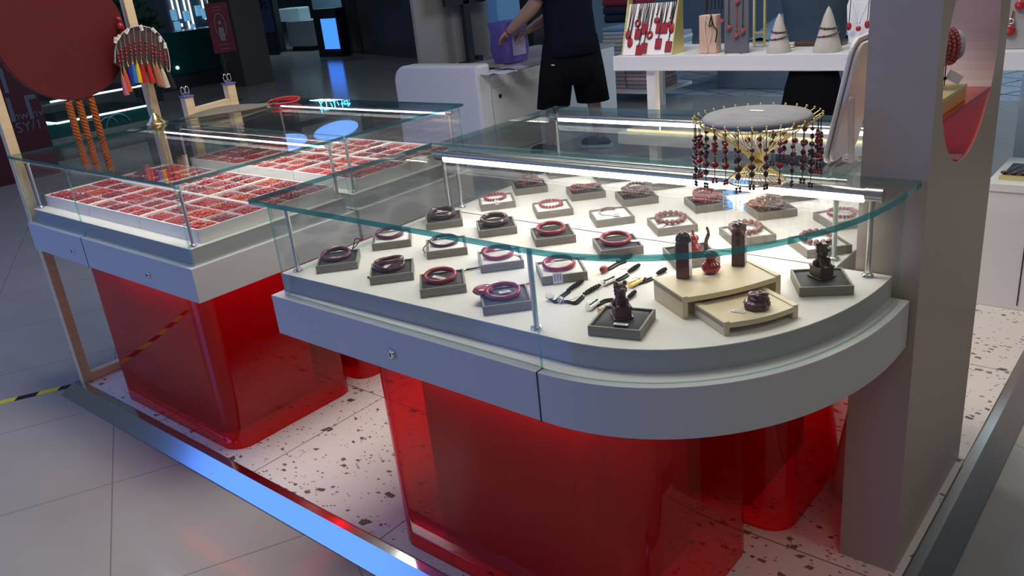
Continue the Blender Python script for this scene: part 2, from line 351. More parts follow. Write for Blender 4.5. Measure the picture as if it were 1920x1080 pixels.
def case(loc, label, outline, top, panes, posts, rails, base, seams=(), locks=(), group=None, pw=1.2, tt=.012, dark=()):
    t = thing('display_case', loc, label, 'display case', group)
    # fascia: a frame of painted board with a ledge, deck and skirt
    f = outline(.012); mb = MB(); mb.prism(f, ZB, ZF)
    fas = mb.build('fascia', m_fascia, t, bevel=.0015)
    for (a, b_) in seams:
        mb = MB(); mb.box((a-.0015, b_-.001, ZB-.001), (a+.0015, b_+.02, ZF+.0005)); mb.build('seam', m_blackp, fas)
    for (x, y) in locks:
        mb = MB(); T = Matrix.Rotation(PI/2, 4, 'X')
        mb.lathe([(.0105, -.002), (.0105, .004), (.0085, .0055), (.0055, .0055)], (x, y, .636), 20, 0, T=T)
        lk = mb.build('lock', m_chrome, t); mb = MB(); mb.box((x-.001, y-.0064, .631), (x+.001, y-.0052, .641)); mb.build('keyhole', m_blackp, lk)
    mb = MB(); mb.prism(outline(-.016), ZF, ZD-.003); mb.build('skirt', m_skirt, t, bevel=.001)
    mb = MB(); mb.prism(outline(-.015), ZD-.003, ZD); mb.build('deck', m_deck, t, bevel=.0008)
    mb = MB(); mb.prism(top, ZG-tt, ZG, 0, 1)
    for k in range(len(top)):
        if (dark != 'D' and k in dark) or (dark == 'D' and k < len(top)-1): mb.m[2+k] = 2
    g = mb.build('glass_top', [m_glass, m_edge, m_edget], t)
    for p in panes: pane(p, ZF+.0005, ZG-.0125, .006, t)
    for x, y in posts:
        mb = MB(); mb.tube([(x, y, ZD), (x, y, .912)], .0055, 12); mb.lathe([(.012, 0), (.012, .004), (.008, .008)], (x, y, ZD), 16)
        mb.build('post', m_steel, t)
    for (a, b_, R, lit) in rails:
        a, b_ = V((*a, .922)), V((*b_, .922)); d = (b_-a).normalized(); mb = MB()
        mb.tube([a-d*.012, a+d*.022], R+.002, 16); mb.tube([b_-d*.022, b_+d*.012], R+.002, 16); mb.tube([a, b_], R, 16)
        rl = mb.build('lamp_rail', m_steel, t)
        if lit:
            nn = V((-d.y, d.x, 0))*lit; mb = MB(); o2 = V((0, 0, -.55*R))+nn*(.55*R)
            mb.tube([a+d*.024+o2, b_-d*.024+o2], R*.72, 10); mb.build('led_tube', m_led, t)
            L = (b_-a).length; mid = (a+b_)/2+o2+V((0, 0, -R))+nn*.004
            ar = area('case_light', mid, mid+V((0, 0, -.2))+nn*.16, L-.05, .012, pw*L, (1, .94, .86))
            ar.rotation_euler = Matrix((tuple(d), tuple((-(V((0, 0, -.2))+nn*.16)).normalized().cross(d)), tuple((-(V((0, 0, -.2))+nn*.16)).normalized()))).transposed().to_euler()
            ar.parent = t; ar.location = mid-V(loc)
    # translucent red base with a solid plinth inside
    x0, y0, x1, y1 = base
    outer = rounded(x0, y0, x1, y1, .07, 8); mb = MB(); P = outer+[outer[0]]; n = len(P)
    vs = [(x, y, .0005) for x, y in P]+[(x, y, ZB-.001) for x, y in P]
    mb.add(vs, [(i, i+1, n+i+1, n+i) for i in range(n-1)], 0, True)
    inn = rounded(x0+.008, y0+.008, x1-.008, y1-.008, .062, 8); Q = inn+[inn[0]]
    vs2 = [(x, y, .0005) for x, y in Q]+[(x, y, ZB-.001) for x, y in Q]
    mb.add(vs2, [(n+i, n+i+1, i+1, i) for i in range(n-1)], 0, True)
    mb.add(vs[:n]+vs2[:n], [(n+i, n+i+1, i+1, i) for i in range(n-1)]); mb.add(vs[n:]+vs2[n:], [(i, i+1, n+i+1, n+i) for i in range(n-1)])
    sh = mb.build('red_base', m_red, t)
    for (ax, ay, bx, by) in ((x0+.10, y0+.028, x1-.10, y0+.028), (x1-.060, y0+.08, x1-.060, y1-.08)):
        mb = MB(); mb.box((min(ax, bx)-.005, min(ay, by)-.005, ZB-.010), (max(ax, bx)+.005, max(ay, by)+.005, ZB-.002)); mb.build('under_strip', m_tray, t)
        lw_, lh_ = max(.01, bx-ax), max(.01, by-ay); ar = area('under_light', ((ax+bx)/2, (ay+by)/2, ZB-.012), ((ax+bx)/2, (ay+by)/2, 0), lw_, lh_, 1.1*.5*max(lw_, lh_), (1, .85, .8)); ar.rotation_euler = (0, 0, 0); ar.parent = t; ar.location = ar.location-V(loc)
    mb = MB(); mb.prism(rounded(x0+.10, y0+.055, x1-.13, y1-.055, .05, 6), .0005, ZB-.001); mb.build('plinth', m_plinth, t)
    return t
FRT = -.022
D1 = case((.5, .3, 0), 'near glass jewellery case with rounded right front and see-through red base', lambda o: curve_poly(o),
     [(x, y) for x, y in curve_poly(.016)][0:1]+curve_poly(.016)[1:],
     [[(-.009, .590), (-.009, -.014)], [(-.009, -.016), (.817, -.016)], curve_poly(-.002)[2:-1]],
     [(-.008, .035), (.765, .042), (.016, .572), (1.225, .572)], [((.006, .572), (1.235, .572), .013, -1)], (.205, .035, 1.0, .53), dark='D', seams=[(.82, FRT-.012)], locks=[(.40, FRT-.0135)])
D2 = case((.5, .9, 0), 'second glass case behind the rounded one, filled with bead bracelets', lambda o: rect(-.015, .603, 1.15, 1.17, 0) if o < 0 else rect(-.015, .603, 1.15, 1.17, 0.0)[0:0]+[(-.015-o, 1.17+o), (-.015-o, .603), (1.15+o, .603), (1.15+o, 1.17+o)],
     [(-.03, 1.185), (-.03, .615), (1.165, .615), (1.165, 1.185)],
     [[(-.009, 1.160), (-.009, .606)], [(1.144, .606), (1.144, 1.160)], [(1.144, 1.164), (-.009, 1.164)]],
     [(.002, .640), (1.13, .640), (.002, 1.14), (1.13, 1.14)], [((-.006, .640), (1.14, .640), .007, 1), ((-.006, 1.14), (1.14, 1.14), .010, -1)], (.15, .585, 1.06, 1.12))
lx0, lx1 = -1.625, -.468
L1 = case((-1.0, .3, 0), 'left front glass case holding trays of red beads on a red base', lambda o: rect(lx0, -.012, lx1, .59, o) if o < 0 else [(lx0-o, .59), (lx0-o, -.012-o), (lx1+o, -.012-o), (lx1+o, .59)],
     [(lx0-.008, .593), (lx0-.008, -.022), (lx1+.010, -.022), (lx1+.010, .593)],
     [[(lx0+.004, .590), (lx0+.004, -.008)], [(lx0+.005, -.010), (-1.18, -.010)], [(-1.176, -.010), (lx1-.002, -.010)], [(lx1-.002, -.002), (lx1-.002, .588)]],
     [(-1.595, .025), (-.505, .025), (-1.595, .565), (-.505, .565)], [((-1.60, .025), (-.50, .025), .006, 1), ((-1.60, .565), (-.50, .565), .006, -1)], (-1.385, .035, -.585, .55), pw=.62, tt=.009, dark=(0, 1, 2), seams=[(-1.18, -.024)], locks=[(-1.275, -.0255), (-.735, -.0255)])
L2 = case((-1.0, .9, 0), 'left rear glass case holding trays of red beads', lambda o: rect(lx0, .60, lx1, 1.165, o) if o < 0 else [(lx0-o, 1.165+o), (lx0-o, .603), (lx1+o, .603), (lx1+o, 1.165+o)],
     [(lx0-.008, 1.172), (lx0-.008, .602), (lx1+.010, .602), (lx1+.010, 1.172)],
     [[(lx0+.004, 1.160), (lx0+.004, .606)], [(lx1-.002, .606), (lx1-.002, 1.160)], [(lx1-.004, 1.163), (lx0+.006, 1.163)]],
     [(-1.595, .635), (-.505, .635), (-1.595, 1.14), (-.505, 1.14)], [((-1.60, .635), (-.50, .635), .006, 1), ((-1.60, 1.14), (-.50, 1.14), .006, -1)], (-1.385, .60, -.60, 1.10), pw=.62, tt=.009, dark=(0, 2, 3))

# ---------------------------------------------------------------- trays of beads
m_beads = [M('loose_beads_%d' % i, c, .22, coat=.3) for i, c in enumerate([(.40, .03, .04), (.32, .05, .06), (.48, .06, .035), (.26, .03, .045), (.42, .10, .10), (.13, .02, .03), (.32, .13, .07)])]
def ico():
    t = (1+5**.5)/2; vs = [V(p).normalized() for p in ((-1, t, 0), (1, t, 0), (-1, -t, 0), (1, -t, 0), (0, -1, t), (0, 1, t), (0, -1, -t), (0, 1, -t), (t, 0, -1), (t, 0, 1), (-t, 0, -1), (-t, 0, 1))]
    fs = [(0, 11, 5), (0, 5, 1), (0, 1, 7), (0, 7, 10), (0, 10, 11), (1, 5, 9), (5, 11, 4), (11, 10, 2), (10, 7, 6), (7, 1, 8), (3, 9, 4), (3, 4, 2), (3, 2, 6), (3, 6, 8), (3, 8, 9), (4, 9, 5), (2, 4, 11), (6, 2, 10), (8, 6, 7), (9, 8, 1)]
    return vs, fs
IV, IF = ico(); CAC = {}; nf = []
for f in IF:
    ms = []
    for a, b in ((f[0], f[1]), (f[1], f[2]), (f[2], f[0])):
        k = (min(a, b), max(a, b))
        if k not in CAC: CAC[k] = len(IV); IV.append((IV[a]+IV[b]).normalized())
        ms.append(CAC[k])
    nf += [(f[0], ms[0], ms[2]), (f[1], ms[1], ms[0]), (f[2], ms[2], ms[1]), tuple(ms)]
IF = nf
TW, TD, TH, ZT = .362, .252, .042, ZD
def divs(rng):
    cols = [0]; 
    xs = [TW*i/4 for i in range(5)] if rng.random() < .7 else [TW*i/3 for i in range(4)]
    ys = [TD*i/3 for i in range(4)]
    return xs, ys
def make_tray(loc, lab, lab2, seed, merge):
    rng = random.Random(seed); xs, ys = divs(rng)
    t = thing('bead_tray', loc, lab, 'tray', 'white compartment trays of loose beads')
    mb = MB(); w_ = .005; mb.box((0, 0, 0), (TW, TD, .004))
    for a, b in (((0, 0, .004), (TW, w_, TH)), ((0, TD-w_, .004), (TW, TD, TH)), ((0, w_, .004), (w_, TD-w_, TH)), ((TW-w_, w_, .004), (TW, TD-w_, TH))): mb.box(a, b)
    mb.build('tray_box', m_tray, t, bevel=.0006, world=False)
    mb = MB()
    for x in xs[1:-1]: mb.box((x-.0012, w_, .004), (x+.0012, TD-w_, TH-.004))
    for y in ys[1:-1]: mb.box((w_, y-.0012, .004), (TW-w_, y+.0012, TH-.0045))
    mb.build('divider', m_tray, t, world=False)
    mb = MB(); basec = rng.choice([0, 0, 1, 2]) if not merge else merge
    for i in range(len(xs)-1):
        for j in range(len(ys)-1):
            ci = rng.choice([0, 0, 1, 2, 3, 4, 0]) if merge is None or merge == 0 else rng.choice([5, 3, 1, 6, 4, 1])
            r = rng.choice([.0034, .0038, .0042, .0048, .0056]); fill = .030+rng.random()*.007
            x0, x1, y0, y1 = xs[i]+.006, xs[i+1]-.004, ys[j]+.006, ys[j+1]-.004
            mb.box((x0-.002, y0-.002, .004), (x1+.002, y1+.002, fill-.004), ci)
            st = r*2.02; nx, ny = max(1, int((x1-x0)/st)), max(1, int((y1-y0)/st))
            for a in range(nx):
                for b in range(ny):
                    if rng.random() < .03: continue
                    u, v_ = (a+.5)/nx, (b+.5)/ny; q = r*(.85+rng.random()*.25)
                    c = V((x0+(x1-x0)*u+rng.uniform(-.3, .3)*r, y0+(y1-y0)*v_+rng.uniform(-.3, .3)*r, fill-.002+.007*math.sin(PI*u)*math.sin(PI*v_)+rng.uniform(-.5, .9)*r))
                    mb.add([c+p*q for p in IV[:42]], IF, ci, True)
    o = mb.build('loose_beads', m_beads, None); o.location = loc; tag(o, lab2, 'beads', None, 'stuff')
names = ['leftmost', 'middle', 'right-hand']
rows = [(.050, 'front row of the left front case', 0), (.304, 'back row of the left front case', 0), (.652, 'front row of the left rear case', 0), (.906, 'back row of the left rear case', 1)]
for r_, (y, nm, mg) in enumerate(rows):
    for c in range(3):
        make_tray((-1.600+c*.3665, y, ZD+.0005), 'white tray of beads, %s in the %s' % (names[c], nm), '%s beads loose in the %s tray of the %s' % ('plum and amber' if mg and c > 0 else 'red', names[c], nm), r_*10+c, mg if c > 0 else 0)

# ---------------------------------------------------------------- pads and bracelets
def tagpart(mb, c, ang, tilt=0, w=.022, h=.012, mi=0):
    T = frame(c, ang) @ Matrix.Rotation(tilt, 4, 'Y'); mb.box((0, -h/2, 0), (w, h/2, .0006), 0, T); mb.box((w*.2, -h*.2, .0006), (w*.85, -h*.08, .0008), 1, T); mb.box((w*.2, h*.12, .0006), (w*.85, h*.24, .0008), 1, T)
def bangle(mb, c, R, r, ang=0, tilt=.06, strands=1, sy=.9):
    for k in range(strands):
        T = Matrix.Rotation(ang+k*.3, 4, 'Z') @ Matrix.Rotation(tilt*(1-2*k), 4, 'X')
        n0 = len(mb.v); mb.ring((c[0], c[1], c[2]+r+.002+k*r*1.9), R-k*.001, r, 48, 10, 0, T, 1, sy)
        for i in range(n0, len(mb.v)): q = mb.v[i]; mb.v[i] = (q[0], q[1], c[2]+(q[2]-c[2])*1.35)
def beadring(mb, c, R, r, n, ang=0, tilt=0, sy=1, mi=0):
    T = Matrix.Rotation(ang, 4, 'Z') @ Matrix.Rotation(tilt, 4, 'X')
    for i in range(n):
        a = 2*PI*i/n; mb.ball(V(c)+V((0, 0, r+.001))+T @ V((R*math.cos(a), R*sy*math.sin(a), 0)), r*(.93+.1*random.random()), 12, mi)
PAD = .104; HP = .020
def pad(c, ang, white, label, z=ZD):
    """taupe frame box with a cushion; c = centre on the deck; returns cushion height"""
    t = thing('display_pad', (c[0], c[1], z+.0004), label, 'display pad', 'square display pads in the near cases'); h = PAD/2
    T = rotz(ang); mb = MB(); e = .0045
    mb.prism([(T @ V((x, y, 0)))[:2] for x, y in ((-h, -h), (h, -h), (h, h), (-h, h))], 0, .012)
    for a, b in (((-h, -h), (h, -h+e)), ((-h, h-e), (h, h)), ((-h, -h+e), (-h+e, h-e)), ((h-e, -h+e), (h, h-e))): mb.box((*a, .012), (*b, HP), 0, T)
    mb.build('box', m_pad, t, bevel=.0006, world=False)
    mb = MB(); k = h-e-.0015; N = 8; vs = []
    for i in range(N+1):
        for j in range(N+1):
            u, v_ = -1+2*i/N, -1+2*j/N; vs.append(T @ V((u*k, v_*k, .0155+.0055*(1-abs(u)**6)*(1-abs(v_)**6))))
    mb.add(vs, [(i*(N+1)+j, (i+1)*(N+1)+j, (i+1)*(N+1)+j+1, i*(N+1)+j+1) for i in range(N) for j in range(N)], 0, True)
    mb.add([T @ V((sx*k, sy*k, z_)) for z_ in (.0125, .0155) for sx, sy in ((-1, -1), (1, -1), (1, 1), (-1, 1))], [(3, 2, 1, 0), (0, 1, 5, 4), (1, 2, 6, 5), (2, 3, 7, 6), (3, 0, 4, 7)])
    mb.build('cushion', m_wht if white else m_blk, t, world=False); return z+.0215
A45 = math.radians(46)
def ctr(fl, ang=A45): return V((fl[0], fl[1], 0))+Matrix.Rotation(ang, 4, 'Z') @ V((PAD/2, PAD/2, 0))
def cords(mb, pts, r=.0013, mi=0): mb.tube(bez(pts, 6), r, 6, False, mi)
UX, UY = V((math.cos(A45), math.sin(A45), 0)), V((-math.sin(A45), math.cos(A45), 0))   # image-right and image-away on the deck
# FL corner, white?, kind, material, pad words, bracelet words, extras
PADS = [
 ((.060, .041), 0, 'bangle', m_purple, 'plum bangle with a dark cord loop, front left corner of the case', 'loop'),
 ((.255, .050), 0, 'twin', m_purple, 'twin-strand plum bracelet with pale tag and green cord', 'twin'),
 ((.060, .227), 1, 'bangle', m_purple, 'plum bangle on a white cushion at the case\'s left side', 'tagband'),
 ((.252, .243), 1, 'bangle', m_dkbrown, 'thin dark brown bangle with a long cord, on white', 'thin'),
 ((.429, .048), 0, 'bangle', m_redc, 'red bangle with a white tag across it and black cord', 'redcord'),
 ((.626, .040), 0, 'bangle', m_redc, 'red bangle beside a carved red plaque, next to the front joint', 'plaque'),
 ((.450, .228), 1, 'bangle', m_redc, 'red bangle with a red carved drop behind it, on white', 'drop'),
 ((.633, .230), 1, 'bangle', m_redc, 'red bangle with striped tag hanging over the pad front', 'front_tag'),
 ((.070, .420), 0, 'wide', m_dkbrown, 'glossy dark bangle on the farthest left black cushion', 'stud'),
 ((.262, .430), 0, 'wide', m_dkbrown, 'wide dark brown bangle with a white tie, on black', 'tie'),
 ((.454, .434), 0, 'bangle', m_redc, 'red bangle with fine rim on black, mid row', 'tie'),
 ((.656, .430), 0, 'bangle', m_redc, 'slim red bangle with oval tag at its right', 'ovaltag'),
 ((.095, .625), 1, 'beads', m_beadr, 'rose bead bracelet with tag, first in the rear case', 'tagdown'),
 ((.306, .627), 1, 'beads', m_beadr, 'small rose beads with pale charm on a white cushion', 'charm'),
 ((.508, .627), 1, 'chain', m_silver, 'silver chain bracelet with a red bar, on white', 'chain'),
 ((.694, .627), 1, 'bigbeads', m_bead, 'large rose brown bead bracelet with tag at its left', 'tagleft'),
 ((.900, .627), 1, 'bigbeads', m_bead, 'large grey brown bead bracelet behind the tall seals', 'charm'),
 ((1.078, .622), 1, 'bigbeads', m_bead, 'pale brown bead bracelet at the right end of the rear case', 'none'),
 ((.083, .799), 0, 'multi', m_bead, 'many-strand brown bead bracelet on black, left side', 'none'),
 ((.293, .810), 0, 'double', m_beadr, 'two rose bead bracelets side by side on one black cushion', 'charm'),
 ((.470, .815), 0, 'multi', m_bead, 'large and small brown beads piled on a black cushion', 'charm'),
 ((.688, .834), 0, 'multi', m_beadr, 'pile of rose bead strands just left of the wire stand', 'none'),
 ((.866, .836), 0, 'bigbeads', m_bead, 'big brown beads with orange strand behind, on black', 'orange'),
 ((1.058, .825), 1, 'beads', m_beadr, 'pale rose bead bracelet leaning at the rear right pad', 'none'),
 ((.063, 1.000), 1, 'beads', m_carved, 'tiny brown bead bracelet at the rear left corner', 'charm'),
 ((.260, 1.000), 1, 'beads', m_bead, 'brown bead ring in the back row, second pad', 'none'),
 ((.458, .993), 1, 'beads', m_bead, 'small rose brown beads with hanging tag, back row', 'tagdown'),
 ((.660, .995), 1, 'beads', m_beadr, 'red bead ring in the back row under the wire stand', 'none'),
 ((.855, .998), 1, 'beads', m_bead, 'brown bead ring in the back row at the right', 'none'),
]
for fl, white, kind, mt, words_, ext in PADS:
    c = ctr(fl); zt = pad(c, A45, white, 'taupe pad with %s cushion under the %s' % ('white' if white else 'black', ' '.join(words_.replace(',', '').split()[:8])))
    nm = 'bead_bracelet' if kind in ('beads', 'bigbeads', 'double', 'multi') else 'chain_bracelet' if kind == 'chain' else 'bangle'
    b0 = V((c.x, c.y, zt)) - UX*.004
    t = thing(nm, b0, words_, 'bracelet', 'bracelets on square pads'); mb = MB()
    if kind == 'bangle': bangle(mb, b0, .0345, .0044 if ext != 'thin' else .0034, A45, .11)
    elif kind == 'wide': bangle(mb, b0, .034, .0060, A45, .11); 
    elif kind == 'twin': bangle(mb, b0, .034, .0040, A45, .12, 2)
    elif kind == 'beads': beadring(mb, b0, .031, .0046, 21, A45, .05)
    elif kind == 'bigbeads': beadring(mb, b0, .0345, .0074, 15, A45, .06)
    elif kind == 'double': beadring(mb, b0-UX*.018, .024, .0045, 17, A45, .1); beadring(mb, b0+UX*.024+V((0, 0, .002)), .024, .0042, 18, A45, -.1)
    elif kind == 'multi':
        for k in range(4): beadring(mb, b0+V((0, 0, .004*k))+UX*(random.uniform(-.01, .01)), .034-.002*k, .0042+.001*(k == 3), 24-2*k, A45+k, .18*(-1)**k)
    elif kind == 'chain':
        for i in range(26):
            a = PI*.25+1.45*PI*i/25; mb.ring(b0+V((.030*math.cos(a+A45), .027*math.sin(a+A45), .003)), .0026, .0008, 10, 5, 0, Matrix.Rotation(a, 4, 'Z') @ Matrix.Rotation(PI/2*(i % 2), 4, 'X'))
    body = mb.build('beads' if 'bead' in nm else 'chain' if kind == 'chain' else 'hoop', mt, t)
    mb = MB()
    if kind == 'chain':
        cords(mb, [b0+UX*-.022+UY*.021+V((0, 0, .004)), b0+UY*.029+V((0, 0, .005)), b0+UX*.022+UY*.022+V((0, 0, .004))], .0038); mb.build('red_bar', m_bead, t); mb = MB()
        tagpart(mb, b0-UY*.03+V((0, 0, .001)), A45-.4); mb.build('price_tag', [m_tag, m_ink], t)
    if ext == 'loop':
        cords(mb, [b0+UX*.033+UY*.012+V((0, 0, .006)), b0+UX*.050+UY*.030+V((0, 0, .014)), b0+UX*.062+UY*.040+V((0, 0, .026)), b0+UX*.050+UY*.046+V((0, 0, .028)), b0+UX*.044+UY*.034+V((0, 0, .014)), b0+UX*.040+UY*.022+V((0, 0, .008))]); mb.build('cord_loop', m_cord, t); mb = MB()
        tagpart(mb, b0-UX*.018-UY*.004, A45+.1, 0, .016); mb.build('price_tag', [m_tag, m_ink], t)
    if ext == 'twin':
        tagpart(mb, b0-UX*.012-UY*.012+V((0, 0, .004)), A45+.75, -.3, .028, .012); mb.build('price_tag', [m_tag, m_ink], t); mb = MB()
        cords(mb, [b0-UX*.008+UY*.034, b0+UX*.004+UY*.055+V((0, 0, -.008)), b0+UX*.034+UY*.075+V((0, 0, -.014)), b0+UX*.006+UY*.058+V((0, 0, -.012))]); mb.build('green_cord', M('green_cord', (.12, .3, .24), .7), t); mb = MB()
        mb.ball(b0-UX*.040+UY*.008, .006, 10, 0, (1, 1, .6)); mb.ball(b0-UX*.055-UY*.004+V((0, 0, -.017)), .003, 8); mb.build('bead', m_carved, t)
    if ext == 'tagband':
        tagpart(mb, b0-UX*.022-UY*.008, A45+.1, 0, .034, .014); mb.build('price_tag', [m_tag, m_ink], t)
    if ext == 'thin':
        cords(mb, [b0-UX*.018+UY*.031+V((0, 0, .004)), b0-UX*.040+UY*.020, b0-UX*.056+UY*.002+V((0, 0, -.008)), b0-UX*.052-UY*.030+V((0, 0, -.010))]); mb.build('cord', m_cord, t); mb = MB()
        tagpart(mb, b0-UX*.018-UY*.006, A45+.2, 0, .034, .012); mb.build('price_tag', [m_tag, m_ink], t)
    if ext == 'redcord':
        tagpart(mb, b0-UX*.016+UY*.006+V((0, 0, .006)), A45-.5, .15, .030, .012); mb.build('price_tag', [m_tag, m_ink], t); mb = MB()
        s0 = b0+UX*.012+UY*.040; cords(mb, [b0+UY*.033, s0, s0+UX*.018+UY*.028+V((0, 0, -.018)), s0+UX*.05+UY*.045+V((0, 0, -.018)), s0+UX*.085+UY*.055+V((0, 0, -.018)), s0+UX*.05+UY*.052+V((0, 0, -.018))]); mb.build('black_cord', m_cord, t); mb = MB()
        mb.ball(s0+UX*.008+UY*.008+V((0, 0, -.004)), .008, 12, 0, (1.2, .8, .7)); mb.ball(s0+UX*.026+UY*.034+V((0, 0, -.015)), .005, 10); mb.ball(s0+UX*.040+UY*.040+V((0, 0, -.015)), .0045, 10); mb.build('carved_bead', m_lac, t)
    if ext == 'plaque':
        tagpart(mb, b0-UX*.008-UY*.002+V((0, 0, .006)), A45+.35, .1, .026, .013); mb.build('price_tag', [m_tag, m_ink], t); mb = MB()
        pc = b0-UX*.040+UY*.024; mb.lathe([(.008, 0), (.019, .002), (.023, .007), (.019, .013), (.008, .015)], pc, 18, 0, 1.1, .95, Matrix.Rotation(A45+.5, 4, 'Z')); mb.build('carved_plaque', m_lac, t); mb = MB()
        s0 = pc+UX*.03+UY*.024; cords(mb, [s0, s0+UX*.025+UY*.022+V((0, 0, -.012)), s0+UX*.055+UY*.04+V((0, 0, -.018)), s0+UX*.09+UY*.05+V((0, 0, -.018)), s0+UX*.06+UY*.03+V((0, 0, -.018))]); mb.build('red_cord', m_redcord, t); mb = MB()
        for q in (.008, .020, .034): mb.ball(s0+UX*q+UY*q*.7+V((0, 0, -.3*q)), .0055, 10)
        mb.build('bead', m_redc, t)
    if ext == 'drop':
        pc = b0-UX*.022+UY*.048+V((0, 0, -.008)); mb.lathe([(.001, 0), (.010, .002), (.014, .009), (.010, .016), (.001, .018)], pc, 16, 0, 1.25, .9, Matrix.Rotation(A45, 4, 'Z')); mb.build('carved_drop', m_lac, t); mb = MB()
        tagpart(mb, b0+UX*.034-UY*.004, A45-.3, .05, .026, .012); mb.build('price_tag', [m_tag, m_ink], t)
    if ext == 'front_tag':
        T = frame(b0-UX*.012-UY*.053+V((0, 0, .004)), A45) ; mb.box((-.011, -.0012, -.024), (.011, 0, .002), 0, T)
        for q in range(3): mb.box((-.008+q*.0062, -.0016, -.018), (-.0045+q*.0062, -.0012, -.002), 1, T)
        mb.build('price_tag', [m_tag, M('blue_print', (.3, .38, .6), .6)], t); mb = MB()
        s0 = b0-UX*.012+UY*.044+V((0, 0, -.006)); mb.ball(s0, .009, 12, 0, (1.3, .9, .8)); mb.ball(s0+UX*.034+UY*.022+V((0, 0, -.008)), .005, 10); mb.ball(s0+UX*.042+UY*.028+V((0, 0, -.008)), .005, 10); mb.build('carved_bead', m_lac, t); mb = MB()
        cords(mb, [s0, s0+UX*.03+UY*.02+V((0, 0, -.01)), s0+UX*.06+UY*.04+V((0, 0, -.012)), s0+UX*.09+UY*.045+V((0, 0, -.012)), s0+UX*.06+UY*.03+V((0, 0, -.012))]); mb.build('red_cord', m_redcord, t)
    if ext in ('tie', 'stud', 'none') and kind in ('bangle', 'wide'):
        cords(mb, [b0-UX*.012-UY*.028+V((0, 0, .010)), b0-UX*.010-UY*.02+V((0, 0, .002)), b0+UX*.002-UY*.02+V((0, 0, .002))], .0012); mb.build('tie', m_tag, t)
    if ext == 'stud':
        mb = MB(); tagpart(mb, b0-UX*.012+UY*.022+V((0, 0, .012)), A45-.3, .1, .014, .009); mb.build('price_tag', [m_tag, m_ink], t)
    if ext == 'ovaltag':
        mb.lathe([(.0105, 0), (.0105, .0008)], b0+UX*.046-UY*.014, 16, 0, 1.3, .7, Matrix.Rotation(A45-.3, 4, 'Z')); mb.build('price_tag', m_tag, t)
    if ext == 'tagdown':
        tagpart(mb, b0-UY*.030+V((0, 0, .004)), A45-1.5, .35, .026, .012); mb.build('price_tag', [m_tag, m_ink], t)
    if ext == 'tagleft':
        tagpart(mb, b0-UX*.022-UY*.026+V((0, 0, .003)), A45-2.4, .12, .028, .011); mb.build('price_tag', [m_tag, m_ink], t)
    if ext == 'charm':
        mb.lathe([(.0075, 0), (.0075, .002)], b0+UX*.026-UY*.018+V((0, 0, .002)), 14); mb.build('silver_charm', m_silver, t)
    if ext == 'orange':
        beadring(mb, b0-UX*.026+UY*.020, .018, .0035, 16, A45, .2); mb.build('orange_strand', M('orange_beads', (.6, .16, .07), .3), t)

# ---------------------------------------------------------------- seals, gourds, risers in the right front
RA = math.radians(58.5); RX, RY = V((math.cos(RA), math.sin(RA), 0)), V((-math.sin(RA), math.cos(RA), 0))
def riser(c0, L, D, H, label, open_front):
    t = thing('wooden_riser', (c0[0], c0[1], ZD+.0003), label, 'display riser'); T = Matrix.Rotation(RA, 4, 'Z'); N = 14
    def front(off, dip=0): return [(L*i/N, off-.012*math.sin(PI*i/N)) for i in range(N+1)]
    e = .012; mb = MB()
    mb.prism(front(0)+[(L, D), (0, D)], H-.013, H-.002, T=T); mb.build('top', m_woodx, t, bevel=.001, world=False)
    for a, b in ((0, e), (L-e, L)):
        mb = MB(); mb.box((a, -.001, 0), (b, D, H), 0, T); mb.build('side', m_woodx, t, bevel=.001, world=False)
    mb = MB(); mb.box((e, D-.010, 0), (L-e, D-.002, H-.013), 0, T); mb.build('back', m_woodx, t, world=False)
    if not open_front: mb = MB(); mb.box((e, .02, 0), (L-e, .027, H-.013), 0, T); mb.build('front', m_woodx, t, world=False)
R1 = riser((.995, .212), .222, .118, .046, 'larger pale wooden riser with a bowed front, carrying two seals and a gourd', False)
R2 = riser((1.098, .180), .160, .105, .027, 'small low wooden riser in front, carrying the carved dragon knot', True)
zr = ZD+.0446
def seal_column(c, ang, carved, label):
    t = thing('stone_seal', (c.x, c.y, zr), label, 'seal'); T = Matrix.Rotation(ang, 4, 'Z'); h = .0135
    mb = MB(); mb.box((-h, -h, .0003), (h, h, .078 if not carved else .070), 0, T); mb.build('shaft', m_carve if carved else m_purple, t, bevel=.0012, world=False)
    mb = MB()
    if carved:
        random.seed(3)
        for i in range(26):
            a = random.random()*6.28; mb.ball((h*.75*math.cos(a), h*.75*math.sin(a), .070+random.random()*.020), .0065, 8, 0, (1, 1, .8))
        mb.ball((0, 0, .080), .013, 12); mb.build('carved_top', m_carve, t, world=False, remesh=.0011)
    else:
        mb.lathe([(.0165, .078), (.0165, .082), (.0145, .090), (.008, .096), (.001, .098)], (0, 0, 0), 20, 0, 1, .8, T); mb.build('domed_top', m_dkbrown, t, world=False)
    return t
seal_column(at(1283, 519, z=zr), RA-.75, False, 'plain square plum seal with a domed black top, left on the larger riser')
seal_column(at(1386, 496, z=zr), RA-.75, True, 'carved square plum seal with a knotted top, right on the larger riser')
def gourd(c, s, label, mt, stem=True):
    t = thing('gourd_ornament', c, label, 'ornament'); mb = MB()
    prof = [(.001, 0), (.011, .0008), (.017, .005), (.0195, .012), (.017, .020), (.010, .0255), (.0085, .028), (.011, .031), (.0138, .037), (.012, .043), (.006, .0475), (.003, .049), (.0028, .056), (.0036, .0575)]
    if not stem: prof = prof[:-3]+[(.001, .0485)]
    mb.lathe([(r*s, z*s) for r, z in prof], (0, 0, .0002), 28, 0); mb.build('body', mt, t, world=False)
    mb = MB(); mb.ring((0, 0, .0275*s), .0098*s, .0014*s, 24, 6); mb.build('neck_cord', m_redcord, t, world=False)
    return t
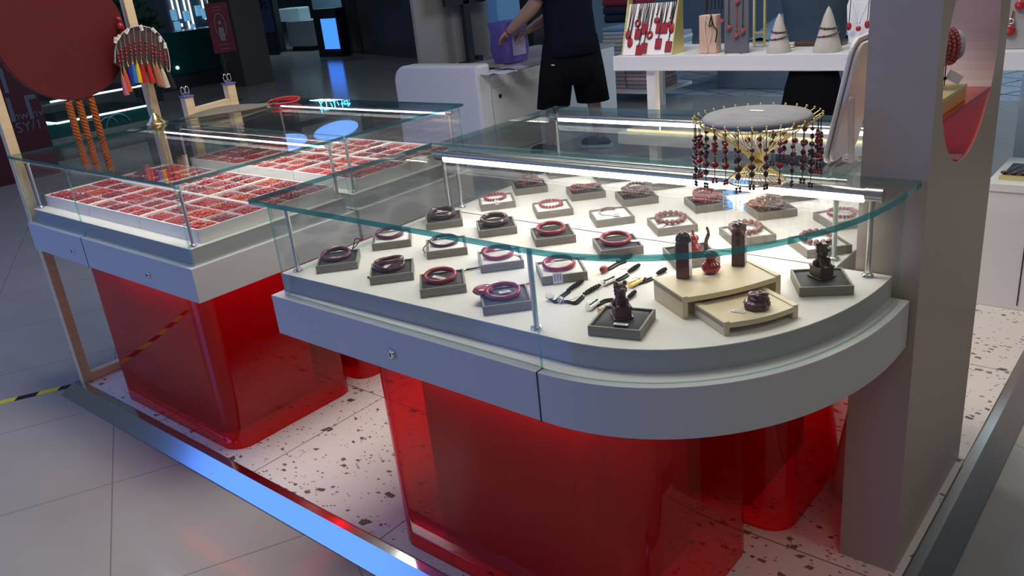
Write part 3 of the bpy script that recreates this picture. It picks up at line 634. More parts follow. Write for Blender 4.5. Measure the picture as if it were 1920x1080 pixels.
g = gourd(at(1333, 511, z=zr), 1.02, 'glossy red gourd ornament on the larger riser between the seals', m_lac, False)
mb = MB(); tagpart(mb, at(1322, 519, z=zr+.0004), RA-.3, 0, .026, .010); mb.build('price_tag', [m_tag, m_ink], g)
# small black pad behind the riser with round carving, gourd and horn
cG = ctr((.850, .440)); zt = pad(cG, A45, 0, 'taupe pad with black cushion behind the larger wooden riser')
gourd(V((*at(1300, 476, z=zt)[:2], zt)), .98, 'red gourd bottle with a thin neck behind the plain seal', m_lac, True)
mb = MB(); c = at(1276, 476, z=zt); mb.lathe([(.006, 0), (.014, .002), (.0165, .010), (.013, .020), (.004, .025)], c, 18); tag(mb.build('carved_dome', m_carved), 'dark domed carving on the black pad behind the plain seal', 'ornament')
c = at(1324, 466, z=zt); mb = MB(); mb.tube(bez([c, c+V((0, 0, .018)), c+UX*.006+V((0, 0, .036)), c+UX*.002+V((0, 0, .052))], 6), [.005]*6+[.0045]*6+[.003]*6+[.002], 10); tag(mb.build('horn_ornament', m_carved), 'small curved dark horn standing behind the red gourd', 'ornament')
def lion(c, ang, s, label, mt, tagoff=None):
    t = thing('lion_seal', c, label, 'seal'); T = Matrix.Rotation(ang, 4, 'Z') @ Matrix.Scale(s, 4)
    mb = MB(); mb.box((-.021, -.021, 0.0003), (.021, .021, .005), 0, T); mb.box((-.0175, -.0175, .005), (.0175, .0175, .026), 0, T); mb.box((-.019, -.019, .024), (.019, .019, .028), 0, T); mb.build('base', mt, t, bevel=.0012, world=False)
    mb = MB(); random.seed(11)
    def B(x, y, z, r, sc=(1, 1, 1)): mb.ball(T @ V((x, y, z)), r*s, 10, 0, sc)
    B(0, .003, .042, .0125, (1, .95, 1.3)); B(0, -.002, .056, .0115); B(0, -.004, .068, .0115, (1, 1, .95)); B(0, -.014, .0655, .0065, (1.1, 1, .8))
    for sx in (-1, 1):
        B(sx*.009, -.010, .036, .005, (1, 1, 2.0)); B(sx*.009, -.014, .030, .005, (1, 1.3, .6)); B(sx*.011, .006, .033, .008, (.9, 1.2, 1)); B(sx*.009, -.003, .078, .0042)
    for i in range(30):
        a = random.random()*6.28; z_ = .052+random.random()*.026; B(.0108*math.cos(a), .0108*math.sin(a)+.001, z_, .0038)
    B(0, .015, .048, .005, (1, 1, 2)); mb.build('lion', mt, t, world=False, remesh=.0011*s)
    if tagoff is not None: mb = MB(); tagpart(mb, tagoff, .25, 0, .028, .009); mb.build('price_tag', [m_tag, m_ink], t)
def tilted_pad(corners, ang, label): pass
aF = math.radians(15); cF = V((.874, .064, 0))+Matrix.Rotation(aF, 4, 'Z') @ V((PAD/2, PAD/2, 0)); zt = pad(cF, aF, 0, 'taupe pad with black cushion at the curved front, under the lion seal')
lion(V((cF.x, cF.y, zt)), aF+.55, .92, 'plum lion seal on the black pad by the curved front', m_carve, V((cF.x+.005, cF.y-.036, zt+.001)))
aR = math.radians(32); cR = V((1.146, .410, 0))+Matrix.Rotation(aR, 4, 'Z') @ V((PAD/2, PAD/2, 0)); zt = pad(cR, aR, 0, 'taupe pad with black cushion at the right end, under the lion seal')
lion(V((cR.x, cR.y, zt)), aR+.5, .95, 'dark brown lion seal on the black pad at the right end', m_carved)
c = at(1419, 576, z=ZD+.026); c.z = ZD+.0256; t = thing('dragon_carving', c, 'plum carving of a coiled dragon on the small low riser', 'ornament')
mb = MB(); mb.lathe([(.021, .0002), (.0245, .004), (.024, .012), (.021, .015), (.010, .018)], (0, 0, 0), 14, flute=.05)
random.seed(5)
for i in range(9):
    a = random.random()*6.28; R_ = .008+random.random()*.006; T = Matrix.Rotation(a, 4, 'Z') @ Matrix.Rotation(random.uniform(-.9, .9), 4, 'X')
    mb.ring((random.uniform(-.007, .007), random.uniform(-.006, .006), .018+random.random()*.008), R_, .0028, 20, 8, 0, T)
for i in range(16): a = i/16*6.28; mb.ball((.021*math.cos(a), .021*math.sin(a), .010), .0042, 8)
mb.build('carving', m_carve, t, world=False, remesh=.0011)
mb = MB(); tagpart(mb, at(1372, 582, z=ZD+.0262), RA-.9, 0, .026, .010); mb.build('price_tag', [m_tag, m_ink], t)

# ---------------------------------------------------------------- pendants lying loose on the deck
zd = ZD+.0004
def knot(mb, a, b, r=.0055, turns=7):
    a, b = V(a), V(b); n = turns*4; d = (b-a); u = d.cross(V((0, 0, 1))).normalized(); pts = []
    for i in range(n+1):
        t_ = i/n; ph = t_*turns*2*PI; e = math.sin(PI*min(1, max(0, t_)))**.4; pts.append(a+d*t_+u*(r*.8*e*math.cos(ph))+V((0, 0, r*(1+.75*e*math.sin(ph)))))
    mb.tube(pts, .0026, 6)
def deckpt(px, py, h=0): q = at(px, py, z=zd+h); return q
def loose(name, label, head, cord_px, knot_px, knob=None, cordm=None):
    c = deckpt(*head[0]); t = thing(name, c, label, 'pendant'); mb = MB(); kind, mt = head[1], head[2]; d = (deckpt(*cord_px[0])-c).normalized(); ang = math.atan2(d.y, d.x)
    if kind == 'ball': mb.ball(c+V((0, 0, .0095)), .0095, 20)
    elif kind == 'egg': mb.ball(c+V((0, 0, .0085)), .0085, 18, 0, (1.45, 1, 1), Matrix.Rotation(ang, 4, 'Z'))
    elif kind == 'cyl': mb.tube([c-d*.016+V((0, 0, .0072)), c+d*.014+V((0, 0, .0072))], .007, 16); mb.tube([c-d*.018+V((0, 0, .0072)), c-d*.012+V((0, 0, .0072))], .0078, 16); mb.tube([c+d*.010+V((0, 0, .0072)), c+d*.0155+V((0, 0, .0072))], .0078, 16)
    elif kind == 'cage':
        for k in range(3): mb.ring(c+V((0, 0, .007)), .0068, .0007, 16, 5, 0, Matrix.Rotation(k*PI/3, 4, 'Z') @ Matrix.Rotation(PI/2, 4, 'X'))
        mb.ball(c+V((0, 0, .007)), .0045, 10)
    mb.build({'ball': 'glass_ball', 'egg': 'drop', 'cyl': 'capsule', 'cage': 'charm'}[kind], mt, t)
    mb = MB(); cords(mb, [c+V((0, 0, .004))]+[deckpt(*q)+V((0, 0, .002)) for q in cord_px], .0022); cords(mb, [c+V((0, 0, .003))]+[deckpt(q[0]+3, q[1]+3)+V((0, 0, .0018)) for q in cord_px], .0019)
    mb.build('cord', cordm or m_cord, t)
    if knot_px: mb = MB(); knot(mb, deckpt(*knot_px[0]), deckpt(*knot_px[1])); mb.build('braided_knot', m_cord, t)
    if knob: mb = MB(); [mb.ball(deckpt(*q)+V((0, 0, .004)), .0042, 10) for q in knob]; mb.build('bead', m_redc, t)
    return t
m_gb = M('clear_ball', (.9, .9, .9), .02, trans=.9)
loose('cord_pendant', 'clear glass ball pendant on a braided black cord, nearest the front joint', ((1031, 563), 'ball', m_gb), [(1040, 566), (1052, 556), (1066, 546)], [(1064, 549), (1094, 530)])
loose('cord_pendant', 'small silver cage charm on a braided black cord', ((1052, 568), 'cage', m_silver), [(1064, 566), (1078, 568), (1092, 556)], [(1094, 556), (1126, 538)])
loose('cord_pendant', 'silver capsule lying left behind the front lion seal', ((1112, 577), 'cyl', m_silver), [(1122, 570), (1134, 564), (1150, 562)], [(1178, 563), (1192, 550)])
loose('cord_pendant', 'gold charm peeking out behind the front lion seal pad', ((1126, 588), 'cage', m_gold), [(1134, 581), (1144, 574)], None)
loose('cord_pendant', 'red egg-shaped drop pendant with looped dark cord', ((1132, 511), 'egg', m_redc), [(1144, 502), (1158, 494), (1172, 489)], [(1163, 489), (1186, 481)], [(1158, 493), (1169, 490)])
loose('cord_pendant', 'chrome capsule pendant behind the front lion seal, knotted black cord', ((1141, 532), 'cyl', m_chrome), [(1160, 524), (1176, 515)], [(1178, 514), (1200, 500)])
loose('cord_pendant', 'gold capsule pendant beside the left end of the riser', ((1191, 535), 'cyl', m_gold), [(1206, 528), (1222, 522)], [(1232, 517), (1250, 508)], [(1210, 526)])
for px, py, a in ((1070, 560, .9), (1103, 565, -.3), (1162, 502, .2), (1188, 520, -.2)):
    mb = MB(); tagpart(mb, deckpt(px, py), a, 0, .026, .011); tag(mb.build('price_tag', [m_tag, m_ink]), 'paper price tag lying beside the '+{1070: 'silver cage charm', 1103: 'second braided knot', 1162: 'red egg-shaped drop', 1188: 'chrome capsule'}[px], 'price tag', 'loose price tags on the deck')

# ---------------------------------------------------------------- gold wire stand with hanging charms
SC = V((1.012, .500, ZG)); R0, R1_, HT = .118, .058, .128
t = thing('wire_stand', SC+V((0, 0, .0005)), 'gold wire hourglass stand with round grey velvet top, charms hanging round it', 'jewellery stand')
mb = MB()
for k in range(36):
    a = 2*PI*k/36; b = a+2.8; mb.tube([(R1_*math.cos(b), R1_*math.sin(b), .003), (R0*.9*math.cos(a), R0*.9*math.sin(a), HT-.006)], .00075, 5)
mb.build('wire_frame', m_gold, t, world=False)
for zz, rr_, nm in ((.002, R1_, 'base_ring'), (HT-.006, R0*.94, 'top_ring')): mb = MB(); mb.ring((0, 0, zz), rr_, .0018, 48, 6); mb.build(nm, m_gold, t, world=False)
mb = MB(); mb.lathe([(.10, HT-.004), (.107, HT-.002), (.109, HT+.004), (.104, HT+.010), (.07, HT+.013), (.001, HT+.0135)], (0, 0, 0), 40); mb.build('velvet_top', m_grey, t, world=False)
mb = MB(); mb.box((-.022, .01, HT+.0125), (.008, .022, HT+.0145), 0); mb.build('label_slip', m_tag, t, world=False)
NP = 30; PTS = []
for k in range(NP):
    a = 2*PI*k/NP+.05; d = V((math.cos(a), math.sin(a), 0)); mb = MB(); r_ = R0+.008
    mb.tube([d*(R0*.93)+V((0, 0, HT-.004)), d*r_+V((0, 0, HT+.006))], .0009, 5); mb.ball(d*(r_+.001)+V((0, 0, HT+.008)), .0026, 8); mb.build('pin', m_gold, t, world=False); PTS.append(SC+d*(r_-.002)+V((0, 0, HT+.002)))
random.seed(21); protos = []
def charm(variant):
    W5 = ['plum charm string with four carved beads', 'short bright red charm string with three beads', 'dark brown charm string with a beaded flower', 'small plum charm string with four round beads'][variant]
    t = thing('bead_charm', (0, 0, 0), W5+', hanging from the gold wire stand', 'charm', 'bead charms round the wire stand')
    mb = MB(); L = [.112, .098, .120, .106][variant]; mb.tube([(0, 0, 0), (.0006, 0, -L*.5), (0, 0, -L)], .0008, 5); mb.build('cord', m_cord, t, world=False)
    mt = [m_carve, m_redc, m_dkbrown, m_carve][variant]; mb = MB()
    zs = [-.35, -.50, -.66, -.80] if variant != 1 else [-.28, -.42, -.72]
    for i, z in enumerate(zs):
        r = (.0088 if i == 2 else .0062)*(1.0 if variant != 3 else .9); mb.ball((0, 0, z*L), r, 10, 0, (1, .8, 1.15 if i % 2 else .8))
        if variant == 2 and i == 1:
            for q in range(5): mb.ball((.006*math.cos(q*1.257), 0, z*L+.006*math.sin(q*1.257)), .004, 8)
    mb.build('carved_bead', mt, t, world=False); mb = MB()
    for sx in (-1, 1):
        for q in (0, 1): mb.ball((sx*.0035, 0, -L-.001-q*.006), .0032, 8)
    mb.build('end_bead', m_carved if variant != 1 else m_redc, t, world=False); return t
def dup(o, loc, rz=0):
    r = o.copy(); COL.objects.link(r); r.location = loc; r.rotation_euler = (0, 0, rz)
    for ch in o.children:
        c = ch.copy(); COL.objects.link(c); c.parent = r
        for g_ in ch.children: d_ = g_.copy(); COL.objects.link(d_); d_.parent = c
    return r
chs = [charm(i) for i in range(4)]; used = set()
def sx_(p): d = p-CAM; return d.dot(RT)/d.dot(FW)
near = [p for p in PTS if (p-SC).dot(V((-math.sin(AZ), math.cos(AZ), 0))) < 0]
for k, p in enumerate(PTS):
    v_ = random.randrange(4); side = near if p in near else [q for q in PTS if q not in near]; nth = sorted(sx_(q) for q in side).index(sx_(p))
    if v_ in used: o = dup(chs[v_], p, random.random()*6)
    else: used.add(v_); o = chs[v_]; o.location = p
    o['label'] = ['plum four-bead charm', 'short bright red charm', 'dark brown flower charm', 'small plum charm'][v_]+', '+NTH[nth]+' from left on the wire stand\'s '+('near' if side is near else 'far')+' rim'
for i in range(4):
    assert i in used

# ---------------------------------------------------------------- white easel board on the rear case
c = at(1588, 303, z=ZG); t = thing('easel_mirror', c+V((0, 0, .0005)), 'back of a white easel mirror leaning on a frosted leg beside the pillar', 'table mirror')
ux = V((-.02, 1, 0)).normalized(); uu = V((.052, 0, .262)).normalized(); un = ux.cross(uu).normalized(); BL = at(1545, 313, z=ZG+.001)
TT = Matrix(((ux.x, uu.x, un.x, BL.x), (ux.y, uu.y, un.y, BL.y), (ux.z, uu.z, un.z, BL.z), (0, 0, 0, 1)))
W_, Hh = .17, .268
mb = MB(); mb.prism(rounded(0, 0, W_, Hh, .035, 6), -.008, 0, T=TT); mb.build('board', m_whitep, t, bevel=.002)
mb = MB(); mb.prism(rounded(.006, .006, W_+.004, Hh-.010, .032, 6), .002, .010, T=TT); mb.build('back_shell', m_whitep, t, bevel=.002)
mb = MB(); p0, p1 = TT @ V((.004, .150, .020)), at(1596, 303, z=ZG+.006); mb.tube([p0, p1], .0065, 10); mb.ball(p0, .0068, 10); mb.build('leg', m_frost, t)
mb = MB(); q = at(1594, 303, z=ZG+.001); mb.box((q.x-.02, q.y-.008, ZG+.001), (q.x+.03, q.y+.012, ZG+.012)); mb.build('foot', m_gb, t, bevel=.003)

# ---------------------------------------------------------------- pillar with round window, right
px0, px1, py0, py1 = 1.190, 1.318, .602, 1.175; HC = (.868, 1.15); HR = .22
struct_t = thing('arch_pillar', (1.25, .89, 0), 'warm grey pillar slab with a round cut-out at the right end', 'pillar')
mb = MB(); N = 64; ring = [(HC[0]+HR*math.cos(2*PI*i/N), HC[1]+HR*math.sin(2*PI*i/N)) for i in range(N)]
def sq(i):
    a = 2*PI*i/N; ca, sa = math.cos(a), math.sin(a); ex = (py1-HC[0]) if ca > 0 else (HC[0]-py0); s_ = min(ex/abs(ca) if abs(ca) > 1e-6 else 9, .5/abs(sa) if abs(sa) > 1e-6 else 9); return (HC[0]+ca*s_, HC[1]+sa*s_)
for x, flip in ((px0, 1), (px1, 0)):
    for i in range(N):
        j = (i+1) % N; a, b = sq(i), sq(j); q = [(x, *ring[i]), (x, *ring[j]), (x, *b), (x, *a)]; mb.add(q, [(0, 1, 2, 3) if flip else (3, 2, 1, 0)])
    for (ya, za), (yb_, zb) in (((py0, HC[1]-.5), (py1, HC[1]-.5)),):
        mb.add([(x, ya, 0), (x, yb_, 0), (x, yb_, zb), (x, ya, za)], [(0, 1, 2, 3)]); mb.add([(x, ya, HC[1]+.5), (x, yb_, HC[1]+.5), (x, yb_, 2.3), (x, ya, 2.3)], [(0, 1, 2, 3)])
    # corner wedges between the square fan and slab corners
    for sy, yy in ((1, py1), (-1, py0)):
        for sz in (1, -1):
            pts = [p for p in [sq(i) for i in range(N)] if (p[1]-HC[1])*sz > 0 and (p[0]-HC[0])*sy > 0]
            cor = (x, yy, HC[1]+.5*sz); on_side = [p for p in pts if abs(p[0]-yy) < 1e-6]; on_top = [p for p in pts if abs(abs(p[1]-HC[1])-.5) < 1e-6]
            if on_side and on_top: a = max(on_side, key=lambda p: sz*p[1]); b = max(on_top, key=lambda p: sy*p[0]); mb.add([(x, *a), cor, (x, *b)], [(0, 1, 2)])
for ya in (py0, py1): mb.add([(px0, ya, 0), (px1, ya, 0), (px1, ya, 2.3), (px0, ya, 2.3)], [(0, 1, 2, 3)])
mb.add([(px0, py0, 2.3), (px1, py0, 2.3), (px1, py1, 2.3), (px0, py1, 2.3)], [(0, 1, 2, 3)])
for i in range(N):
    j = (i+1) % N; mb.add([(px0, *ring[i]), (px0, *ring[j]), (px1, *ring[j]), (px1, *ring[i])], [(0, 1, 2, 3)], 1, True)
mb.build('slab', [m_pillar, m_reveal], struct_t)
# red acrylic shelf filling the lower part of the window
zs = HC[1]-.10; hw = math.sqrt(HR**2-.01); mb = MB()
seg = [(HC[0]+(HR-.003)*math.cos(a), HC[1]+(HR-.003)*math.sin(a)) for a in [math.radians(207)+math.radians(126)*i/20 for i in range(21)]]
for x in (px1-.008, px0+.004):
    vs = [(x, y, z) for y, z in seg]+[(x+.004, y, z) for y, z in seg]; n_ = len(seg)
    mb.add(vs, [tuple(range(n_)), tuple(range(2*n_-1, n_-1, -1))]+[(i, n_+i, n_+(i+1) % n_, (i+1) % n_) for i in range(n_)])
mb.box((px0, HC[0]-hw+.002, zs-.003), (px1, HC[0]+hw-.002, zs+.003)); mb.build('red_shelf', sheet('red_shelf_acrylic', (.90, .03, .07), diff=(.75, .008, .04), dmix=.16), struct_t)
mb = MB(); mb.box((px0+.01, .69, zs+.0035), (px1-.012, .89, zs+.030)); bx = tag(mb.build('gift_box', M('orange_box', (.72, .36, .12), .5), bevel=.001), 'flat orange box with pale gold lid on the pillar\'s red shelf', 'box')
mb = MB(); mb.box((px0+.009, .689, zs+.030), (px1-.011, .891, zs+.038)); mb.build('lid', M('gold_paper', (.60, .50, .25), .4), bx, bevel=.001)
# roll of bracelets hanging in the window
c = V((1.262, .845, zs+.120)); t = thing('bracelet_roll', c, 'round bolster holding red braided and pale blue bracelets in the pillar window', 'bracelet display')
mb = MB(); mb.tube([c+V((-.05, -.035, 0)), c+V((.022, .032, 0))], [.030, .030], 24); mb.build('bolster', m_skirt, t)
mb = MB()
dd = V((.72, .67, 0)).normalized()
for k in range(3):
    T = dd.to_track_quat('Z', 'Y').to_matrix().to_4x4(); cc = c+dd*(-.004+.010*k)
    for i in range(26): a = 2*PI*i/26+k*.12; mb.ball(cc+T @ V((.034*math.cos(a), .034*math.sin(a), 0)), .0055, 8)
mb.build('red_strand', m_beadr, t)
mb = MB()
for k in range(3): T = dd.to_track_quat('Z', 'Y').to_matrix().to_4x4(); mb.ring(c-dd*(.016+.010*k), .034, .006, 32, 8, 0, T)
mb.build('blue_strand', M('pale_blue_cord', (.42, .68, .74), .5), t)
mb = MB(); p = c+dd*.012+V((0, 0, -.036)); mb.tube([p, p+V((0, 0, -.045))], .0012, 6); mb.tube([p-dd*.022, p-dd*.02+V((0, 0, -.07))], .0012, 6); mb.ball(p+V((0, 0, -.03)), .004); mb.build('cord_end', m_cord, t)
mb = MB(); mb.box((0, 0, 0), (.03, .0008, .02), 0, Matrix.Translation(p+V((-.002, .008, -.030))) @ Matrix.Rotation(.5, 4, 'Y')); mb.build('price_tag', m_tag, t)

# ---------------------------------------------------------------- left portal: wooden frame with red disc and ropes
t = thing('wooden_portal', (-1.645, .30, 0), 'pale wooden frame at the left end of the kiosk', 'frame')
for y in (.012, .578):
    mb = MB(); mb.box((-1.676, y-.018, 0.0003), (-1.640, y+.018, 2.2)); mb.build('post', m_wood, t, bevel=.002)
mb = MB(); mb.box((-1.676, .030, .0003), (-1.640, .560, .035)); mb.build('bottom_rail', m_wood, t, bevel=.002)
mb = MB(); T = Matrix.Translation((-1.658, .30, 1.341)) @ Matrix.Rotation(PI/2, 4, 'Y'); mb.lathe([(.240, -.012), (.2415, -.010), (.2415, .010), (.240, .012)], (0, 0, 0), 72, 0, T=T)
mb.lathe([(.2418, -.0015), (.2430, 0), (.2418, .0015)], (0, 0, 0), 72, 1, T=T)
tag(mb.build('red_disc', [m_dred, M('disc_rim', (.3, .22, .2), .4)]), 'large dark red round panel held in the left wooden frame', 'panel')
for k, (px, py, qx, qy) in enumerate(((128, 184, 162, 306), (148, 184, 182, 307), (172, 182, 208, 311))):
    p = at(px, py, x=-1.646); q = at(qx, qy, x=-1.646); p.z = 1.341-math.sqrt(max(0, .2415**2-(p.y-.30)**2))-.008; n_ = 70; mb = MB()
    for s_ in range(3):
        mb.tube([V((-1.658+.0075*math.cos(i*.55+s_*2.094), p.y+(q.y-p.y)*i/n_+.0075*math.sin(i*.55+s_*2.094), p.z+(q.z-p.z)*i/n_)) for i in range(n_+1)], .0066, 7)
    tag(mb.build('twisted_rope', m_redrope), ['leftmost', 'middle', 'rightmost'][k]+' twisted orange rope hanging under the dark red disc', 'rope', 'orange ropes under the red disc')

# ---------------------------------------------------------------- tassel stand on the left case corner
c = at(293, 233, z=ZG); c.z = ZG+.0005; t = thing('tassel_stand', c, 'dark rounded board on a fluted brass foot, hung with coloured tassels', 'jewellery stand')
mb = MB(); mb.lathe([(.044, 0), (.046, .004), (.042, .008), (.030, .016), (.016, .032), (.009, .042), (.006, .046)], (0, 0, 0), 32, flute=.03); mb.build('brass_foot', m_brass, t, world=False)
mb = MB(); mb.tube([(0, 0, .04), (0, 0, .30)], .005, 12); mb.build('stem', m_brass, t, world=False)
xs_ = c.x+.02
bp = [at(px, py, x=xs_) for px, py in ((213, 118), (214, 90), (222, 68), (238, 54), (260, 49), (284, 55), (300, 70), (311, 92), (316, 125), (300, 132), (265, 136), (235, 134))]
mb = MB(); vs = [(xs_-.004, p.y, p.z) for p in bp]+[(xs_+.004, p.y, p.z) for p in bp]; n_ = len(bp)
mb.add(vs, [tuple(range(n_-1, -1, -1)), tuple(range(n_, 2*n_))]+[(i, (i+1) % n_, n_+(i+1) % n_, n_+i) for i in range(n_)]); mb.build('board', M('mauve_grey_board', (.075, .05, .055), .8), t)
mb = MB(); wire = bez([(xs_+.012, p.y, p.z) for p in bp[:9]]+[at(317, 140, x=xs_+.012)], 6); mb.tube(wire, .0022, 6); mb.build('rim_wire', M('cream_cord', (.55, .5, .42), .6), t)
mb = MB(); p = at(222, 36, x=xs_-.02); mb.ball(p, .010, 12); mb.tube([p, p+V((0, 0, -.07))], .005, 8); mb.ball(p+V((0, 0, -.028)), .013, 12, 0, (1, 1, 1.3)); mb.build('red_knob', m_lac, t)
TS = [((216, 72), (228, 138), (238, 178), (.55, .15, .22), 'pink'), ((224, 68), (232, 128), (243, 172), (.60, .10, .03), 'orange red'), ((232, 62), (239, 120), (250, 162), (.015, .02, .22), 'dark blue'), ((240, 56), (248, 115), (254, 156), (.02, .16, .52), 'bright blue'), ((250, 51), (256, 115), (262, 155), (.75, .50, .03), 'yellow'), ((262, 49), (265, 115), (271, 156), (.45, .01, .015), 'crimson'), ((274, 51), (275, 114), (287, 156), (.55, .03, .02), 'scarlet'), ((284, 55), (287, 120), (300, 160), (.35, .14, .08), 'tan'), ((290, 60), (293, 119), (304, 163), (.45, .2, .12), 'light brown'), ((299, 70), (302, 124), (314, 164), (.62, .56, .48), 'cream'), ((308, 82), (313, 130), (326, 166), (.012, .01, .01), 'black')]
for k, (a, b, e, colr, nm) in enumerate(TS):
    x_ = xs_+.020+.003*(k % 2); A, B, E_ = at(*a, x=x_), at(*b, x=x_), at(*e, x=x_)
    tt = thing('tassel', A, nm+' silk tassel on a beaded cord hanging from the brass-footed stand', 'tassel', 'coloured tassels on the stand')
    mb = MB(); mb.tube([A, B], .0011, 6); mb.build('cord', M('cord_beige', (.35, .3, .25), .7) if k == 0 else bpy.data.materials['cord_beige'], tt)
    mb = MB(); d = (B-A)
    for f_ in (.45, .55, .66, .78): mb.ball(A+d*f_, .0048 if f_ in (.55, .78) else .006, 10)
    mb.build('bead', m_lac, tt)
    mb = MB(); d2 = (E_-B).normalized(); mb.tube([B-d2*.006, B+d2*.010, B+d2*.012], [.0022, .0052, .0056], 10); mb.build('gold_cap', m_gold, tt)
    mb = MB(); mb.tube([B+d2*.010, B+d2*.03, B.lerp(E_, .7), E_], [.0055, .0085, .011, .0125], 12); mb.build('silk', M('silk_'+nm.replace(' ', '_'), colr, .8, noise=.2, scale=60, stretch=(8, 8, 1), bump=.5), tt)
    if k in (0, 1, 3, 5, 7, 9, 10):
        mb = MB(); T = Matrix.Translation(A+V((.006, 0, .004))) @ Matrix.Rotation(random.uniform(-.9, .6), 4, 'X'); mb.box((0, -.006, -.022), (.0008, .006, .0), 0, T); mb.box((.0008, -.004, -.018), (.0011, -.001, -.004), 1, T); mb.build('price_tag', [m_tag, m_ink], tt)

# ---------------------------------------------------------------- wooden trestle with clips, left rear
t = thing('display_trestle', (-1.72, .88, FZ), 'pale wooden trestle with metal clips behind the left case', 'stand')
X_ = -1.735
def bar(mb, a, b, w=.022, d=.022):
    a, b = V(a), V(b); dr = (b-a).normalized(); s_ = V((1, 0, 0)); u = dr.cross(s_).normalized(); s_ = u.cross(dr); vs = []
    for p in (a, b):
        for i, j in ((-1, -1), (1, -1), (1, 1), (-1, 1)): vs.append(p+s_*(i*w)+u*(j*d))
    mb.add(vs, [(3, 2, 1, 0), (4, 5, 6, 7), (0, 1, 5, 4), (1, 2, 6, 5), (2, 3, 7, 6), (3, 0, 4, 7)])
yl, yr = .775, .990
for i, (y, zt_) in enumerate(((yl, 1.020), (yr, 1.040))):
    mb = MB(); bar(mb, (X_, y, FZ+.0005), (X_, y, zt_), .020, .020); mb.build('post', m_wood, t, bevel=.001)
    mb = MB(); mb.box((X_-.024, y-.024, zt_), (X_+.024, y+.024, zt_+.006)); mb.build('blue_cap', M('blue_felt', (.12, .12, .4), .7) if i == 0 else bpy.data.materials['blue_felt'], t)
    mb = MB()
    for s_ in (-1, 1): mb.ring((X_, y+s_*.010, zt_+.028), .011, .0022, 16, 6, 0, Matrix.Rotation(PI/2, 4, 'Y'), 1.5, .8)
    mb.box((X_-.006, y-.012, zt_+.006), (X_+.006, y+.012, zt_+.018)); mb.build('clip', m_chrome, t)
for z in (.955, .86): mb = MB(); bar(mb, (X_, yl+.02, z), (X_, yr-.02, z+.010), .018, .014); mb.build('rail', m_wood, t, bevel=.001)
mb = MB(); N = 20; vs = []
for i in range(N+1):
    u = i/N; hw = .072*max(.12, math.sin(PI*(.12+.86*u)))**.7
    for j in range(7):
        q = -1+j/3; vs.append((-1.525+.075*u+hw*q, .625+.40*u, ZG+.006+.016*(1-q*q)*math.sin(PI*min(1, u+.05))+.004*(1+math.sin(5*u+q))))
mb.add(vs, [(i*7+j, (i+1)*7+j, (i+1)*7+j+1, i*7+j+1) for i in range(N) for j in range(6)], 0, True)
o = mb.build('leather_pouch', M('grey_leather', (.20, .18, .145), .6, noise=.2, scale=12)); q = o.modifiers.new('s', 'SOLIDIFY'); q.thickness = .005; q.offset = 0; tag(o, 'long grey leather pouch lying on the left rear case before the trestle', 'pouch')
mb = MB()
for i in range(4): cords(mb, [(-1.46+.01*i, .99, ZG+.012+.004*i), (-1.45+.02*i, 1.05, ZG+.014+.005*i), (-1.41+.012*i, 1.10, ZG+.006+.004*i), (-1.37, 1.06, ZG+.006), (-1.40-.008*i, 1.0, ZG+.006)], .0036)
tag(mb.build('red_cord_bundle', m_redcord), 'bundle of bright red cord at the pouch\'s right end', 'cord')
# ---------------------------------------------------------------- back shelf unit with its goods
YS = 2.36; ZS = .955
t = thing('back_shelf', (.6, YS+.2, 0), 'white two-level shelf unit across the back of the kiosk', 'shelf')
mb = MB(); mb.box((-.572, YS, .888), (1.95, YS+.42, ZS)); mb.build('upper_shelf', m_white, t, bevel=.002)
mb = MB(); mb.box((-.566, YS, .530), (1.02, YS+.42, .588)); mb.build('lower_shelf', m_white, t, bevel=.002)
for x in (-.40, .86):
    mb = MB(); mb.box((x, YS+.02, .0005), (x+.045, YS+.06, .529)); mb.box((x, YS+.02, .589), (x+.045, YS+.06, .887)); mb.build('leg', m_white, t)
mb = MB(); mb.box((1.10, YS-.06, .0005), (1.95, YS+.36, .46)); cb = mb.build('cabinet', m_white, t, bevel=.002)
mb = MB(); mb.box((1.245, YS-.0625, .02), (1.249, YS-.0595, .44)); mb.build('door_gap', m_blackp, cb)
mb = MB(); mb.box((1.095, YS-.065, .461), (1.95, YS+.36, .488)); mb.build('cabinet_top', m_white, t)
mb = MB(); mb.tube([(-.52, YS+.02, .597), (.95, YS+.02, .597)], .006, 10); mb.build('warm_led_strip', emis('warm_led', (1, .80, .35), 2.2), t)
area('shelf_strip', (.2, YS+.05, .600), (.2, YS+.3, .7), 1.4, .01, 2.0, (1, .8, .4)).parent = None
def SY(px, py, y=YS+.10): return at(px, py, y=y)
# slanted white pendant board
b0, b1, b2, b3 = at(1177, 103, y=YS+.05), at(1262, 104, y=YS+.05), at(1280, 10, y=YS+.13), at(1197, 8, y=YS+.13)
b0.z = b1.z = ZS+.001; t = thing('pendant_board', b0, 'slanted white suede board with gold sides hung with red pendants', 'jewellery stand')
ux = (b1-b0); uy = ((b3-b0)+(b2-b1))/2; W1 = .265; un = V((0, .09, .235)).normalized(); T = Matrix.Translation(V((-.535, YS+.03, ZS+.002)))
def bp_(u, v_, off=0): return V((-.535+W1*u+.03*v_*0, YS+.03+.085*v_, ZS+.002+.225*v_))+V((0, -.93, .36)).normalized()*off
mb = MB(); vs = [bp_(0, 0), bp_(1, 0), bp_(1, 1), bp_(0, 1), bp_(0, 0)+V((0, .012, 0)), bp_(1, 0)+V((0, .012, 0)), bp_(1, 1)+V((0, .012, 0)), bp_(0, 1)+V((0, .012, 0))]
